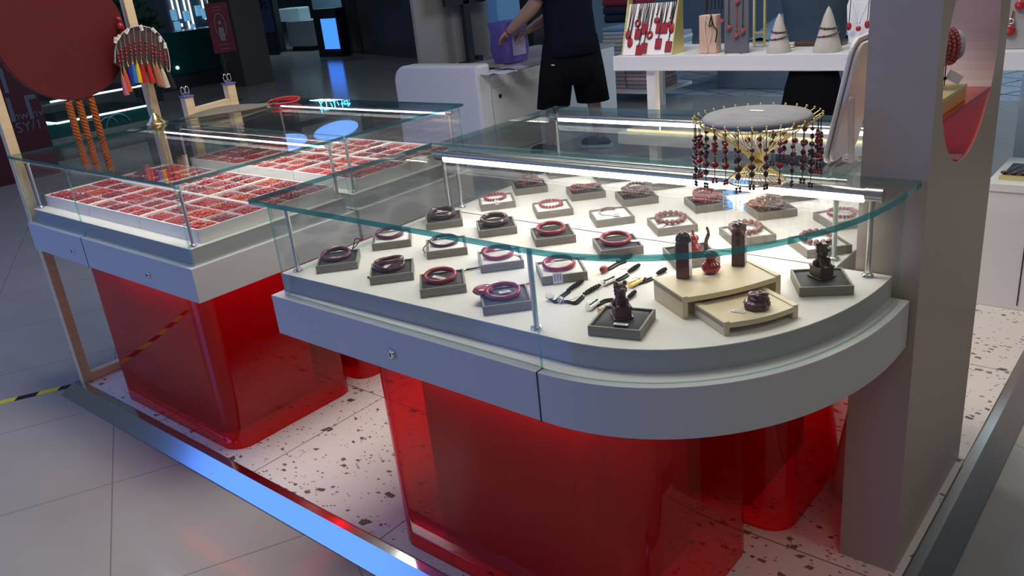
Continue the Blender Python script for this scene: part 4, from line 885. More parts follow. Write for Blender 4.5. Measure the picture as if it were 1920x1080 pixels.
mb.add(vs, [(0, 1, 2, 3), (7, 6, 5, 4), (0, 4, 5, 1), (1, 5, 6, 2), (2, 6, 7, 3), (3, 7, 4, 0)]); mb.build('suede_panel', m_wht, t)
for u in (-.02, 1.0):
    mb = MB(); x = -.535+W1*u; mb.add([V((x+dx, *p)) for dx in (0, .006) for p in ((YS+.028, ZS+.001), (YS+.14, ZS+.001), (YS+.14, ZS+.255), (YS+.108, ZS+.255))], [(0, 1, 2, 3), (7, 6, 5, 4), (0, 4, 5, 1), (1, 5, 6, 2), (2, 6, 7, 3), (3, 7, 4, 0)])
    mb.build('gold_side', M('champagne_gold', (.75, .62, .22), .35, .6) if u < 0 else bpy.data.materials['champagne_gold'], t)
PD = [(.07, .40, 'oval'), (.13, .24, 'oval'), (.27, .42, 'plate'), (.40, .52, 'plate'), (.24, .62, 'ring'), (.34, .10, 'plate'), (.44, .14, 'plate'), (.52, .38, 'ring'), (.62, .66, 'round'), (.69, .52, 'plate'), (.80, .52, 'plate'), (.72, .22, 'plate'), (.90, .58, 'round'), (.98, .50, 'oval'), (.93, .16, 'plate')]
for k, (u, v_, kd) in enumerate(PD):
    p = bp_(min(u, .94), v_, .004); u = min(u, .94)
    w3 = dict(oval='red oval lacquer pendant', plate='red rectangular lacquer pendant', ring='red ring-shaped lacquer pendant', round='small round red lacquer pendant')[kd]
    tt = thing('lacquer_pendant', p, w3+', '+NTH[sorted(q_[0] for q_ in PD).index(PD[k][0])]+(' from the left on the slanted white board' if len(PD) < 13 else ' from left on the slanted white board'), 'pendant', w3+'s on the slanted board')
    Tt = Matrix.Rotation(-math.atan2(.085, .225), 4, 'X'); mb = MB()
    if kd == 'plate': mb.box((-.0165, -.004, -.028), (.0165, .004, .022), 0, Tt)
    elif kd == 'ring': mb.ring((0, 0, 0), .012, .0055, 20, 8, 0, Tt @ Matrix.Rotation(PI/2, 4, 'X'), 1, 1.2)
    else: mb.ball((0, 0, 0), .015, 14, 0, (1, .4, 1.6 if kd == 'oval' else 1), Tt)
    mb.build('stone', m_redp, tt, world=False, bevel=.003 if kd == 'plate' else 0)
    mb = MB(); top = bp_(u, 1.01, .002)-p; mb.tube([V((0, 0, .016)), top+V((-.004, 0, 0))], .0017, 5); mb.tube([V((0, 0, .016)), top+V((.006, 0, 0))], .0017, 5); mb.ball((0, 0, .026), .003, 8); mb.build('cord', m_cord, tt, world=False)
# leather block, grey board, cones, busts
def block(px, py, w_, h_, d_, mt, name, label, cat):
    p = at(px, py, y=YS+.06); p.z = ZS+.001; mb = MB(); mb.box((p.x-w_/2, YS+.055, ZS+.001), (p.x+w_/2, YS+.055+d_, ZS+.001+h_)); return tag(mb.build(name, mt, bevel=.004), label, cat), p
o, p = block(1328, 99, .085, .165, .05, M('tan_suede', (.62, .42, .32), .8), 'suede_block', 'tan suede block with a cord necklace tied round it', 'jewellery stand')
mb = MB(); q = V((p.x, YS+.052, ZS)); cords(mb, [q+V((-.005, 0, .165)), q+V((-.012, -.004, .11)), q+V((.0, -.004, .02)), q+V((-.01, -.004, .004))], .0025); cords(mb, [q+V((-.005, -.002, .15)), q+V((.022, -.004, .10)), q+V((.012, -.004, .05))], .0018)
tag(mb.build('cord_necklace', M('beige_cord', (.7, .6, .5), .7)), 'beige cord necklace hanging on the tan suede block', 'necklace')
mb = MB(); cords(mb, [q+V((.02, -.002, .165)), q+V((.034, -.005, .12)), q+V((.05, -.005, .10)), q+V((.042, -.005, .05))], .003); cords(mb, [q+V((.02, -.002, .17)), q+V((.028, -.006, .13)), q+V((.012, -.005, .12)), q+V((.022, -.005, .16))], .0025)
tag(mb.build('cord_necklace', m_cord), 'black cord necklace looped over the tan suede block', 'necklace')
o, p = block(1381, 98, .115, .30, .012, M('slate_velvet', (.13, .13, .15), .9), 'velvet_board', 'slate grey velvet board with rose pendants on a wire easel', 'jewellery stand')
mb = MB()
for s_ in (-1, 1): mb.tube([(p.x+s_*.05, YS+.075, ZS+.003), (p.x+s_*.035, YS+.02, ZS+.003)], .002, 6)
mb.build('wire_feet', m_steel, o)
for k, (px, py) in enumerate(((1352, 40), (1366, 52), (1380, 66), (1392, 58), (1382, 2))):
    q = at(px, py, y=YS+.048); tt = thing('rose_pendant', q, ['leftmost carved red rose pendant on the slate velvet board', 'second carved red rose pendant from the left on the slate board', 'lowest carved red rose pendant, middle of the slate board', 'rightmost carved red rose pendant on the slate board', 'highest carved red rose pendant at the frame top on the slate board'][k], 'pendant', 'rose pendants on the slate board'); mb = MB()
    for i in range(9): a = i*2.4; mb.ball((.0012*i*math.cos(a), -.002, .0012*i*math.sin(a)), .0062, 8, 0, (1, .6, 1))
    mb.build('rose', m_beadr, tt, world=False, remesh=.0012); mb = MB(); mb.tube([(0, 0, .012), (.002, .003, ZS+.30-q.z)], .0016, 6); mb.ball((0, 0, .022), .0032, 8); mb.build('cord', m_cord if k != 2 else m_redcord, tt, world=False)
def cone(px, py, s, label, lab2):
    p = at(px, py, y=YS+.07); p.z = ZS+.0005; mb = MB(); mb.lathe([(.050*s, 0), (.051*s, .006), (.047*s, .022), (.017*s, .115*s+.012), (.006*s, .152*s), (.0005, .160*s)], p, 32)
    tag(mb.build('bracelet_cone', M('felt_cone', (.50, .48, .44), .85, noise=.15, scale=40) if s < 1.02 else bpy.data.materials['felt_cone']), label, 'jewellery stand')
    for k, (z, a) in enumerate(((.088, .10), (.062, -.13))):
        rr_ = (.047-(z-.022)*.2857)*s+.0035; mb = MB(); mb.ring(p+V((0, 0, z*s)), rr_, .0028, 30, 7, 0, Matrix.Rotation(a, 4, 'Y') @ Matrix.Rotation(.12, 4, 'X')); mb.ball(p+V((0, -rr_, z*s-.004)), .005, 8); mb.ball(p+V((.012, -rr_*.93, z*s-.004)), .0038, 8)
        tag(mb.build('cone_bracelet', m_carve), ['upper', 'lower'][k]+' dark bracelet wound on the '+lab2, 'bracelet')
cone(1460, 98, 1.0, 'left grey felt cone wearing two dark bracelets on the back shelf', 'left felt cone')
cone(1551, 96, 1.12, 'taller right felt cone wearing two dark bracelets', 'taller right felt cone')
# necklace bust behind the easel board
p = at(1612, 94, y=YS+.12); t = thing('necklace_bust', V((p.x, YS+.12, ZS+.001)), 'white rounded necklace bust beside the pillar', 'jewellery stand')
mb = MB(); mb.prism([(x, y) for x, y in [(-.055, .05), (-.045, .0), (-.02, -.02), (.02, -.02), (.045, 0), (.062, .05), (.066, .14), (.05, .20), (-.05, .20), (-.066, .14)]], -.008, .008, T=Matrix.Translation(V((.0, 0, .03))) @ Matrix.Rotation(PI/2-.15, 4, 'X')); mb.build('bust', m_white, t, bevel=.004, world=False)
mb = MB(); mb.box((-.03, -.01, 0), (.03, .05, .012)); mb.build('foot', m_white, t, world=False)
for k, (dx, z, mt, lb) in enumerate(((-.038, .095, m_redc, 'red oval pendant at the left of the white bust'), (.0, .085, m_lac, 'round red glass pendant on silver chain, middle of the white bust'), (.034, .10, m_redc, 'red oval pendant at the right of the white bust'))):
    q = V((p.x+dx, YS+.09, ZS+z)); tt = thing('bust_pendant', q, lb, 'pendant'); mb = MB(); mb.ball((0, 0, 0), .011, 14, 0, (1, .5, 1.0 if k == 1 else 1.5)); mb.build('stone', mt, tt, world=False)
    mb = MB(); 
    if k == 1: mb.tube([(0, 0, .012), (-.03, .012, .10)], .001, 5); mb.tube([(0, 0, .012), (.03, .012, .10)], .001, 5); mb.ring((0, 0, .022), .006, .0014, 12, 6, 0, Matrix.Rotation(PI/2, 4, 'X'))
    else: mb.tube([(0, 0, .012), (0, .012, .12)], .0016, 5)
    mb.build('chain', m_silver if k == 1 else m_cord, tt, world=False)
# small things farther back on the upper shelf
p = at(1500, 84, y=YS+.26); mb = MB(); mb.box((p.x-.02, YS+.24, ZS+.001), (p.x+.19, YS+.32, ZS+.020)); tag(mb.build('jewellery_tray', m_carved, bevel=.004), 'dark brown low tray between the two felt cones', 'tray')
mb = MB(); mb.ball((at(1485, 73, y=YS+.22).x, YS+.22, ZS+.006), .012, 12, 0, (1.4, 1, .5)); tag(mb.build('gold_charm', m_gold), 'small gold charm behind the left felt cone', 'charm')
p = at(1423, 75, y=YS+.25); mb = MB()
for dx in (0, .05): mb.box((p.x-.03+dx, YS+.25, ZS+.001), (p.x-.022+dx, YS+.262, ZS+.26))
for zz in (.012, .06, .25): mb.box((p.x-.022, YS+.25, ZS+zz), (p.x+.02, YS+.262, ZS+zz+.008))
tag(mb.build('mirror_frame', M('pale_gold', (.62, .55, .25), .4, .3)), 'narrow pale gold frame behind the slate velvet board', 'frame')
mb = MB(); p = at(1340, 30, y=YS+.30); mb.box((p.x-.05, YS+.30, ZS+.001), (p.x-.044, YS+.31, ZS+.30)); mb.box((p.x+.05, YS+.30, ZS+.001), (p.x+.056, YS+.31, ZS+.30)); mb.box((p.x-.044, YS+.30, ZS+.265), (p.x+.05, YS+.31, ZS+.275)); rk = tag(mb.build('necklace_rack', m_carved), 'brown rack with dark cords and white tags behind the tan block', 'rack')
for i in range(5):
    x = p.x-.035+.019*i; mb = MB(); mb.box((x-.006, YS+.292, ZS+.245), (x+.006, YS+.294, ZS+.262)); mb.build('white_tag', m_tag, rk)
    mb = MB(); mb.tube([(x, YS+.295, ZS+.25), (x+.003, YS+.295, ZS+.17)], .003, 6); mb.build('cord', m_cord, rk)
# right end of the shelf: framed pendants, folded cloths, tray of necklaces
mb = MB(); p = at(1893, 95, y=YS+.06); mb.box((p.x-.075, YS+.06, ZS+.001), (p.x+.16, YS+.075, ZS+.24)); fr = tag(mb.build('linen_display', M('grey_linen', (.35, .34, .32), .8), bevel=.002), 'grey linen panel with round red pendants at the far right', 'jewellery stand')
for k, (px, py, r) in enumerate(((1893, 58, .019), (1912, 10, .016))):
    q = at(px, py, y=YS+.05); mb = MB(); mb.ball(q, r, 16, 0, (1, .35, 1.1)); mb.tube([q+V((0, 0, r)), q+V((.004, .004, r+.05))], .0025, 6); tag(mb.build('round_pendant', m_lac), ['large round dark red pendant low on the linen panel', 'small red pendant high on the linen panel'][k], 'pendant')
mb = MB(); mb.ring(at(1895, 40, y=YS+.05), .009, .003, 16, 8, 0, Matrix.Rotation(PI/2, 4, 'X')); tag(mb.build('silver_ring', m_silver), 'silver ring above the large round pendant', 'ring')
mb = MB(); mb.box((1.13, YS+.005, .4885), (1.90, YS+.22, .500)); tr_ = tag(mb.build('necklace_tray', m_blk, bevel=.002), 'dark tray of necklaces on the cabinet top at the right', 'tray')
mb = MB(); mb.box((1.125, YS+.0, .4885), (1.905, YS+.004, .506)); mb.build('gold_edge', bpy.data.materials['pale_gold'], tr_)
for k in range(7):
    x = 1.135+.032*k; mb = MB(); cords(mb, [(x+.03, YS+.17, .506), (x+.012, YS+.10, .504), (x, YS+.045, .506)], .0018); mb.ball((x, YS+.03, .509), .011, 12, 0, (1.1, 1, .6))
    tag(mb.build('tray_necklace', [m_carved, m_carve][k % 2]), 'dark red pendant on a cord, '+NTH[k]+' from the left in the dark tray', 'necklace', 'necklaces in the right-hand tray')
t = thing('wall_panel', (1.5, 3.35, 0), 'pale blue grey panel behind the right end of the shelf', 'panel'); mb = MB(); mb.box((1.0, 3.33, .0), (2.1, 3.37, .72)); mb.build('board', m_bluegrey, t)

# ---------------------------------------------------------------- folded towels and textile shop behind
def towel_stack(x, y, z, w_, d_, cols, label, group, h=.035):
    for k, cname in enumerate(cols):
        mb = MB(); jx, jy = random.uniform(-.01, .01), random.uniform(-.01, .01); z0 = z+k*(h+.001)
        n_ = 8; pr = []
        for i in range(n_+1): a = -PI/2+PI*i/n_; pr.append((math.cos(a)*h*.45, h/2+math.sin(a)*h/2))
        x0, x1 = x-w_/2+jx, x+w_/2+jx; y0, y1 = y-d_/2+jy, y+d_/2+jy
        prof_ = [(y1, 0), (y1, h)]+[(y0+h*.45-c_, zz) for c_, zz in reversed(pr)]
        vs = [(x0, yy, z0+zz) for yy, zz in prof_]+[(x1, yy, z0+zz) for yy, zz in prof_]; m_ = len(prof_)
        mb.add(vs, [tuple(range(m_)), tuple(range(2*m_-1, m_-1, -1))]+[(i, m_+i, m_+(i+1) % m_, (i+1) % m_) for i in range(m_)], 0, True)
        tag(mb.build('folded_towel' if 'cushion' not in label else 'floor_cushion', m_cloth[cname], bevel=.006), (cname if cname != 'dark' else 'dark navy')+' '+NTH[len(cols)-1-k]+' from the top, '+label, 'towel' if 'cushion' not in label else 'cushion', group)
YT = 6.2
def YP(px, py, y=YT): return at(px, py, y=y)
a = YP(1123, 105); b = YP(1178, 105); zt_ = YP(1150, 105).z
t = thing('towel_table', (a.x+.3, YT+.3, FZ), 'pale low table in the textile shop carrying folded towels', 'table')
mb = MB(); mb.box((a.x-.25, YT-.05, zt_-.06), (b.x+.9, YT+.6, zt_)); mb.build('top', m_white, t)
zlow = YP(1150, 168).z; mb = MB(); mb.box((a.x-.25, YT-.05, zlow-.03), (b.x+.38, YT+.6, zlow)); mb.build('low_shelf', m_white, t)
for x in (a.x-.2, YP(1238, 170).x): mb = MB(); mb.box((x, YT-.05, FZ+.0005), (x+.06, YT+.0, zt_)); mb.build('leg', m_white, t)
hh = .038
towel_stack((a.x+b.x)/2+.02, YT+.25, zt_+.001, .34, .4, ['white', 'grey', 'white', 'cream', 'white', 'white', 'blue'], 'towel in the tall pale stack on the shop table', 'pale towels stacked on the shop table', hh)
towel_stack(b.x+.30, YT+.25, zt_+.001, .34, .4, ['grey', 'white', 'grey', 'white', 'grey'], 'towel in the second stack on the shop table', 'second stack of towels on the shop table', hh)
c1, c2, c3 = YP(1140, 168).x, YP(1190, 168).x, YP(1250, 168).x
towel_stack(c1, YT+.25, zlow+.001, .36, .4, ['pink', 'grey', 'pink', 'grey', 'white'], 'towel folded in the left low shelf stack', 'left low stack of towels', hh)
towel_stack(c1+.38, YT+.25, zlow+.001, .36, .4, ['grey', 'pink', 'white', 'pink', 'grey'], 'towel folded in the right low shelf stack', 'right low stack of towels', hh)
pz = YP(1165, 41, y=YT+.9); mb = MB(); mb.box((pz.x-.2, YT+.75, FZ+.0005), (pz.x+.5, YT+1.3, pz.z)); tag(mb.build('display_block', m_bluegrey), 'blue grey block under the dark red cushions', 'block')
towel_stack(pz.x+.04, YT+1.0, pz.z+.001, .44, .4, ['dark', 'dark', 'red', 'red', 'red'], 'cushion in the stack at the shop wall', 'stacked dark cushions', .085)
# bed with duvet, bed base, dark drape
bl = at(1345, 166, z=FZ); mb = MB(); mb.box((bl.x, bl.y, FZ+.001), (bl.x+1.8, bl.y+1.8, FZ+.42)); bd = tag(mb.build('bed', m_bluegrey, bevel=.01), 'pale blue bed base on the patterned floor of the shop', 'bed')
mb = MB(); N = 14; zb_ = FZ+.43; vs = [(bl.x+.1+2.1*i/N, bl.y+.5+1.2*j/N, zb_+.36*(1-abs(2*i/N-1)**4)*(1-abs(2*j/N-1)**4)+.03*math.sin(i*2+j*3)) for i in range(N+1) for j in range(N+1)]
mb.add(vs, [(i*(N+1)+j, (i+1)*(N+1)+j, (i+1)*(N+1)+j+1, i*(N+1)+j+1) for i in range(N) for j in range(N)], 0, True); o = mb.build('duvet', M('blue_duvet', (.48, .62, .78), .9, noise=.45, scale=5, bump=.4), bd)
c = at(1524, 175, y=4.4); t = thing('garment_dummy', (c.x, 4.4, FZ), 'dark draped figure of black and navy clothes behind the right shelf', 'clothes dummy')
mb = MB(); mb.lathe([(.22, 0), (.21, .25), (.17, .50), (.14, .62)], (0, 0, .0), 20, 0, 1.1, .7); mb.build('black_skirt', m_black, t, world=False)
mb = MB(); mb.lathe([(.20, .62), (.16, .75), (.17, .95), (.20, 1.15), (.17, 1.30), (.05, 1.38)], (0, 0, 0), 20, 0, 1.2, .7); mb.build('navy_top', M('denim', (.05, .09, .14), .9, noise=.3, scale=9), t, world=False)
# shop: mosaic floor patch, back wall
mos = tile_floor('mosaic', (.30, .36, .42), (.45, .50, .55), (.06, .07, .09), .35, .5, 0, 0, .35, True, .02)
f0 = at(1200, 176, z=FZ).y; mb = MB(); mb.box((-5.0, f0, FZ+.0003), (3.2, 12.0, FZ+.0012)); struct('trim_4', mb, mos)
mb = MB(); mb.box((-6.0, 12, FZ), (6, 12.15, 4)); struct('wall_back', mb, m_bluegrey)
mb = MB(); mb.box((-6.2, 9.5, FZ), (-5.9, 12, 4)); struct('wall_shop', mb, m_bluegrey)

# ---------------------------------------------------------------- cash desk
DX0, DX1, DY0, DY1 = -3.40, -2.52, 3.45, 5.3; DZ = .755
t = thing('cash_desk', (-2.95, 4.2, FZ), 'white cash desk with rounded front corner and lockable side door', 'desk')
mb = MB(); R_ = .13; pr = [(DX0, FZ+.001), (DX0, DZ-R_)]+[(DX0+R_-R_*math.cos(a), DZ-R_+R_*math.sin(a)) for a in [PI/2*i/8 for i in range(1, 9)]]+[(DX1+.03, DZ), (DX1+.03, FZ+.001)]
vs = [(x, DY0, z) for x, z in pr]+[(x, DY0+.15, z) for x, z in pr]; n_ = len(pr); mb.add(vs, [tuple(range(n_-1, -1, -1)), tuple(range(n_, 2*n_))]+[(i, (i+1) % n_, n_+(i+1) % n_, n_+i) for i in range(n_)]); mb.build('front_panel', m_white, t, bevel=.02)
mb = MB(); mb.box((DX0+.02, DY0+.151, FZ+.001), (DX1, DY1, .655)); mb.build('body', m_white, t)
mb = MB(); mb.box((DX0, DY0+.151, .656), (DX1+.01, DY1, .676)); mb.build('worktop', M('grey_worktop', (.38, .37, .39), .4), t)
mb = MB(); mb.box((DX1+.0005, DY0+.17, .05), (DX1+.008, DY0+.95, .56)); dr = mb.build('door', m_white, t, bevel=.002)
p = at(938, 180, x=DX1+.01); mb = MB(); mb.lathe([(.016, -.002), (.016, .003), (.010, .004)], p, 16, 0, T=Matrix.Rotation(PI/2, 4, 'Y')); mb.build('lock', m_blackp, dr)
for k, (ya, yb2) in enumerate(((3.72, 4.18), (4.185, 4.75))):
    mb = MB(); mb.box((DX0+.02, ya, .6765), (DX0+.05, yb2, 1.42)); tag(mb.build('partition_panel', M('partition_white', (.30, .28, .27), .5) if k == 0 else bpy.data.materials['partition_white']), ['white partition panel standing on the cash desk, left of the black stand', 'white partition panel on the cash desk, right of the black stand'][k], 'panel')
t = thing('monitor_stand', (-3.22, 4.18, .6765), 'black monitor stand on the cash desk before the white partitions', 'monitor')
mb = MB(); mb.box((-.02, -.035, .02), (.02, .035, .50)); mb.build('column', m_blackp, t, world=False)
mb = MB(); mb.box((-.03, -.12, 0), (.03, .12, .018)); mb.box((-.03, .07, .018), (.03, .12, .045)); mb.build('foot', m_blackp, t, world=False)
mb = MB(); mb.box((-.02, -.24, .47), (.02, .24, .80)); mb.build('screen', m_blackp, t, world=False, bevel=.004)
# papers and plastic on the desk
for k, (px, py, a_, lb) in enumerate(((935, 138, .3, 'white paper sheet lying at the desk edge under the purple bag'), (965, 128, -.2, 'crumpled clear plastic wrap on the desk by the bag'), (915, 128, .9, 'folded brown paper near the desk\'s raised end'))):
    p = at(px, py, z=.677); mb = MB(); N = 6; T = Matrix.Translation(p) @ Matrix.Rotation(a_, 4, 'Z'); vs = [T @ V((-.13+.26*i/N, -.09+.18*j/N, .004+.014*random.random())) for i in range(N+1) for j in range(N+1)]
    mb.add(vs, [(i*(N+1)+j, (i+1)*(N+1)+j, (i+1)*(N+1)+j+1, i*(N+1)+j+1) for i in range(N) for j in range(N)], 0, k == 1); tag(mb.build(['paper_sheet', 'plastic_wrap', 'brown_paper'][k], [M('paper', (.6, .6, .66), .6), M('plastic_wrap', (.55, .55, .68), .15), M('kraft', (.3, .26, .2), .7)][k]), lb, ['paper', 'plastic wrap', 'paper'][k])
# purple bag
c = at(958, 112, x=-2.75); t = thing('shopping_bag', (-2.75, c.y, .690), 'translucent purple shopping bag held open on the cash desk', 'bag')
mb = MB(); prof_b = [(.10, .13, 0), (.115, .15, .10), (.11, .14, .22), (.12, .155, .31)]; vs = []; n_ = 24
for a_, b_, z in prof_b:
    for i in range(n_): q = 2*PI*i/n_; ca, sa = math.cos(q), math.sin(q); e = .5; vs.append((a_*math.copysign(abs(ca)**e, ca)+.004*math.sin(5*q+z*30), b_*math.copysign(abs(sa)**e, sa), z))
mb.add(vs, [(i*n_+k, i*n_+(k+1) % n_, (i+1)*n_+(k+1) % n_, (i+1)*n_+k) for i in range(3) for k in range(n_)], 0, True); mb.add(vs[:n_], [tuple(range(n_))])
mb.build('sack', sheet('purple_plastic', (.62, .5, .85), diff=(.28, .2, .55), dmix=.55), t, world=False)
mb = MB(); mb.box((.116, -.10, .05), (.1175, .06, .24)); lb_ = mb.build('printed_panel', M('lilac_print', (.42, .36, .55), .5), t, world=False)
mb = MB(); mb.box((.118, -.09, .185), (.119, -.02, .20)); mb.box((.118, -.075, .16), (.119, -.055, .18)); mb.box((.118, -.05, .155), (.119, -.035, .18)); mb.build('dark_print', m_ink, t, world=False)
# blue water bottle/pack behind the hand
mb = MB(); p = at(946, 30, x=-3.1); mb.box((-3.17, p.y-.14, .6765), (-3.05, p.y+.16, 1.28)); tag(mb.build('blue_box', M('blue_carton', (.16, .36, .62), .5), bevel=.01), 'blue carton standing on the desk behind the purple bag', 'box')

# ---------------------------------------------------------------- the person at the desk
PX, PY = -2.20, 4.22
def skin_body(name, nodes, edges, mt, parent, lv=2):
    me = bpy.data.meshes.new(name); o3 = worldloc(parent); me.from_pydata([V(p)-o3 for p, r in nodes], edges, []); o = bpy.data.objects.new(name, me); COL.objects.link(o); o.parent = parent
    sk = o.modifiers.new('skin', 'SKIN'); 
    for i, (p, r) in enumerate(nodes):
        r = r if isinstance(r, tuple) else (r, r); me.skin_vertices[0].data[i].radius = r
    me.skin_vertices[0].data[0].use_root = True; sk.use_smooth_shade = True
    s_ = o.modifiers.new('s', 'SUBSURF'); s_.levels = lv; s_.render_levels = lv; me.materials.append(mt); return o
pt = thing('person', (PX, PY, FZ), 'person in navy shirt and black shorts reaching into a purple bag at the desk', 'person')
hd = V((PX-.06, PY-.06, 1.56)); hipL, hipR = V((PX+.04, PY+.09, .86)), V((PX-.02, PY-.10, .86))
hand = at(952, 62, x=-2.62); hand2 = V((-2.60, hand.y+.18, hand.z-.02)); elb = at(1004, 8, x=-2.33); sh1, sh2 = V((PX-.03, PY-.19, 1.36)), V((PX+.03, PY+.19, 1.36)); elb2 = V((-2.36, PY+.26, 1.10))
foot1 = at(1008, 262, z=FZ+.08); foot1 = V((-2.32, 4.02, FZ+.07)); foot2 = V((PX+.12, PY+.16, FZ+.07))
nodes = [(V((PX, PY, .90)), (.13, .11)), (V((PX, PY, 1.10)), .12), (V((PX, PY, 1.32)), .13), (V((PX-.02, PY-.01, 1.44)), .06), (hd, .085), (hd+V((0, 0, .10)), .075),
 (sh1, .06), (elb, .060), (elb.lerp(hand, .45), .052), (hand, .030), (sh2, .06), (elb2, .055), (elb2.lerp(hand2, .45), .048), (hand2, .028),
 (hipR, .09), (hipR.lerp(foot1, .5)+V((-.03, 0, 0)), .06), (foot1.lerp(hipR, .25), .055), (foot1, .036), (hipL, .09), (hipL.lerp(foot2, .5), .06), (foot2.lerp(hipL, .25), .055), (foot2, .036)]
edges = [(0, 1), (1, 2), (2, 3), (3, 4), (4, 5), (2, 6), (6, 7), (7, 8), (8, 9), (2, 10), (10, 11), (11, 12), (12, 13), (0, 14), (14, 15), (15, 16), (16, 17), (0, 18), (18, 19), (19, 20), (20, 21)]
skin_body('body', nodes, edges, m_skin, pt)
for hh_, el in ((hand, elb), (hand2, elb2)):
    d = (hh_-el).normalized(); u = d.cross(V((0, 0, 1))).normalized(); v2 = u.cross(d)
    nd = [(hh_-d*.01, (.022, .024)), (hh_+d*.045, (.018, .036))]; ed = [(0, 1)]
    for i, (o_, L) in enumerate(((-.030, .062), (-.010, .072), (.010, .068), (.029, .054))):
        b_ = hh_+d*.055+u*o_; k = len(nd); nd += [(b_, .0095), (b_+d*L*.5-v2*.010, .009), (b_+d*L*.8-v2*.034, .008)]; ed += [(1, k), (k, k+1), (k+1, k+2)]
    k = len(nd); b_ = hh_+d*.015-u*.035; nd += [(b_, .011), (b_+d*.03-u*.02-v2*.01, .010), (b_+d*.055-u*.018-v2*.02, .009)]; ed += [(0, k), (k, k+1), (k+1, k+2)]
    skin_body('hand', nd, ed, m_skin, pt, 1)
def loft(name, rings, mt, parent, n=24):
    mb = MB(); vs = []
    for c, a_, b_ in rings:
        for i in range(n): q = 2*PI*i/n; vs.append(V(c)+V((a_*math.cos(q), b_*math.sin(q), 0)))
    mb.add(vs, [(i*n+k, i*n+(k+1) % n, (i+1)*n+(k+1) % n, (i+1)*n+k) for i in range(len(rings)-1) for k in range(n)], 0, True); o = mb.build(name, mt, parent)
    q = o.modifiers.new('s', 'SOLIDIFY'); q.thickness = .006; return o
loft('shirt', [((PX+.02, PY, .735), .185, .245), ((PX+.01, PY, .85), .175, .235), ((PX, PY, 1.05), .165, .225), ((PX, PY, 1.25), .165, .235), ((PX, PY, 1.38), .14, .22), ((PX-.01, PY, 1.45), .08, .10)], m_navy, pt)
for a_, b_, nm in ((sh1, elb, 'sleeve'), (sh2, elb2, 'sleeve')):
    mb = MB(); e_ = a_.lerp(b_, .80); mb.tube([a_+V((0, 0, .02)), a_.lerp(b_, .4), e_], [.075, .078, .085], 16, caps=False); o = mb.build(nm, m_navy, pt); q = o.modifiers.new('s', 'SOLIDIFY'); q.thickness = .005
kn1 = hipR.lerp(foot1, .62); kn2 = hipL.lerp(foot2, .62)
loft('shorts', [((PX+.02, PY, .52), .155, .215), ((PX+.02, PY, .70), .165, .215), ((PX+.02, PY, .92), .15, .18)], m_black, pt)
for a_, b_ in ((hipR, kn1), (hipL, kn2)): loft('shorts_leg', [(b_, .125, .140), (a_.lerp(b_, .5), .13, .14), (a_, .13, .12)], m_black, pt)
for f_ in (foot1, foot2):
    c = V((f_.x, f_.y, FZ)); mb = MB(); T = Matrix.Translation(c) @ Matrix.Rotation(math.radians(200), 4, 'Z'); out = [(-.09, -.035), (-.10, 0), (-.09, .035), (0, .042), (.10, .048), (.17, .035), (.19, 0), (.17, -.035), (.10, -.045), (0, -.04)]
    mb.prism(out, .001, .030, T=T); sh_ = mb.build('shoe_sole', M('sole_white', (.6, .6, .58), .6) if f_ is foot1 else bpy.data.materials['sole_white'], pt, bevel=.008)
    mb = MB(); mb.ball((0, 0, 0), 1, 20, 0, (.125, .043, .055), None); mb.v = [tuple(T @ V((p[0]+.04, p[1], max(.031, p[2]+.045)))) for p in mb.v]; mb.build('shoe', m_blackp, pt, smooth=True)
mb = MB(); mb.ball(hd+V((.012, 0, .055)), .105, 20, 0, (1.0, .86, 1.05)); mb.build('hair', m_hair, pt)
mb = MB(); mb.ball(hd+V((-.098, 0, .035)), .014, 10, 0, (1, .8, 1.6)); mb.build('nose', m_skin, pt)
for s_ in (-1, 1):
    mb = MB(); mb.ball(hd+V((-.083, s_*.030, .055)), .010, 10); mb.build('eye', m_blackp, pt)
    mb = MB(); mb.ball(hd+V((0, s_*.086, .04)), .022, 10, 0, (.7, .4, 1.3)); mb.build('ear', m_skin, pt)
mb = MB(); mb.ball(hd+V((-.085, 0, -.008)), .018, 10, 0, (.4, 1.2, .35)); mb.build('mouth', M('lips', (.35, .13, .11), .5), pt)
mb = MB(); p = at(1037, 122, y=PY-.26); mb.box((p.x-.015, p.y-.004, p.z-.004), (p.x+.015, p.y, p.z+.004)); mb.build('shirt_label', m_white, pt)

# ---------------------------------------------------------------- stool behind the pillar
t = thing('tapered_stool', (1.127, .93, 0.0003), 'pale salmon tapered plastic stool squeezed between the red base and the pillar', 'stool')
mb = MB(); mb.lathe([(.060, 0), (.063, .012), (.054, .10), (.040, .20), (.030, .27), (.026, .275)], (0, 0, 0), 32, 0, 1, 2.1); mb.build('shell', M('salmon_plastic', (.72, .5, .42), .4), t, world=False)
mb = MB(); mb.lathe([(.028, .275), (.030, .278), (.030, .286), (.026, .290)], (0, 0, 0), 32, 0, 1, 2.1); mb.build('seat', bpy.data.materials['salmon_plastic'], t, world=False)

# ---------------------------------------------------------------- far mall: counters, column, posters, screens
def Q(px, py, d):
    """point at distance d along the sight line, used to place far things at their own depth"""
    return CAM+(FW+RT*((px-960)/FPX)+UP*((540-py)/FPX))*d
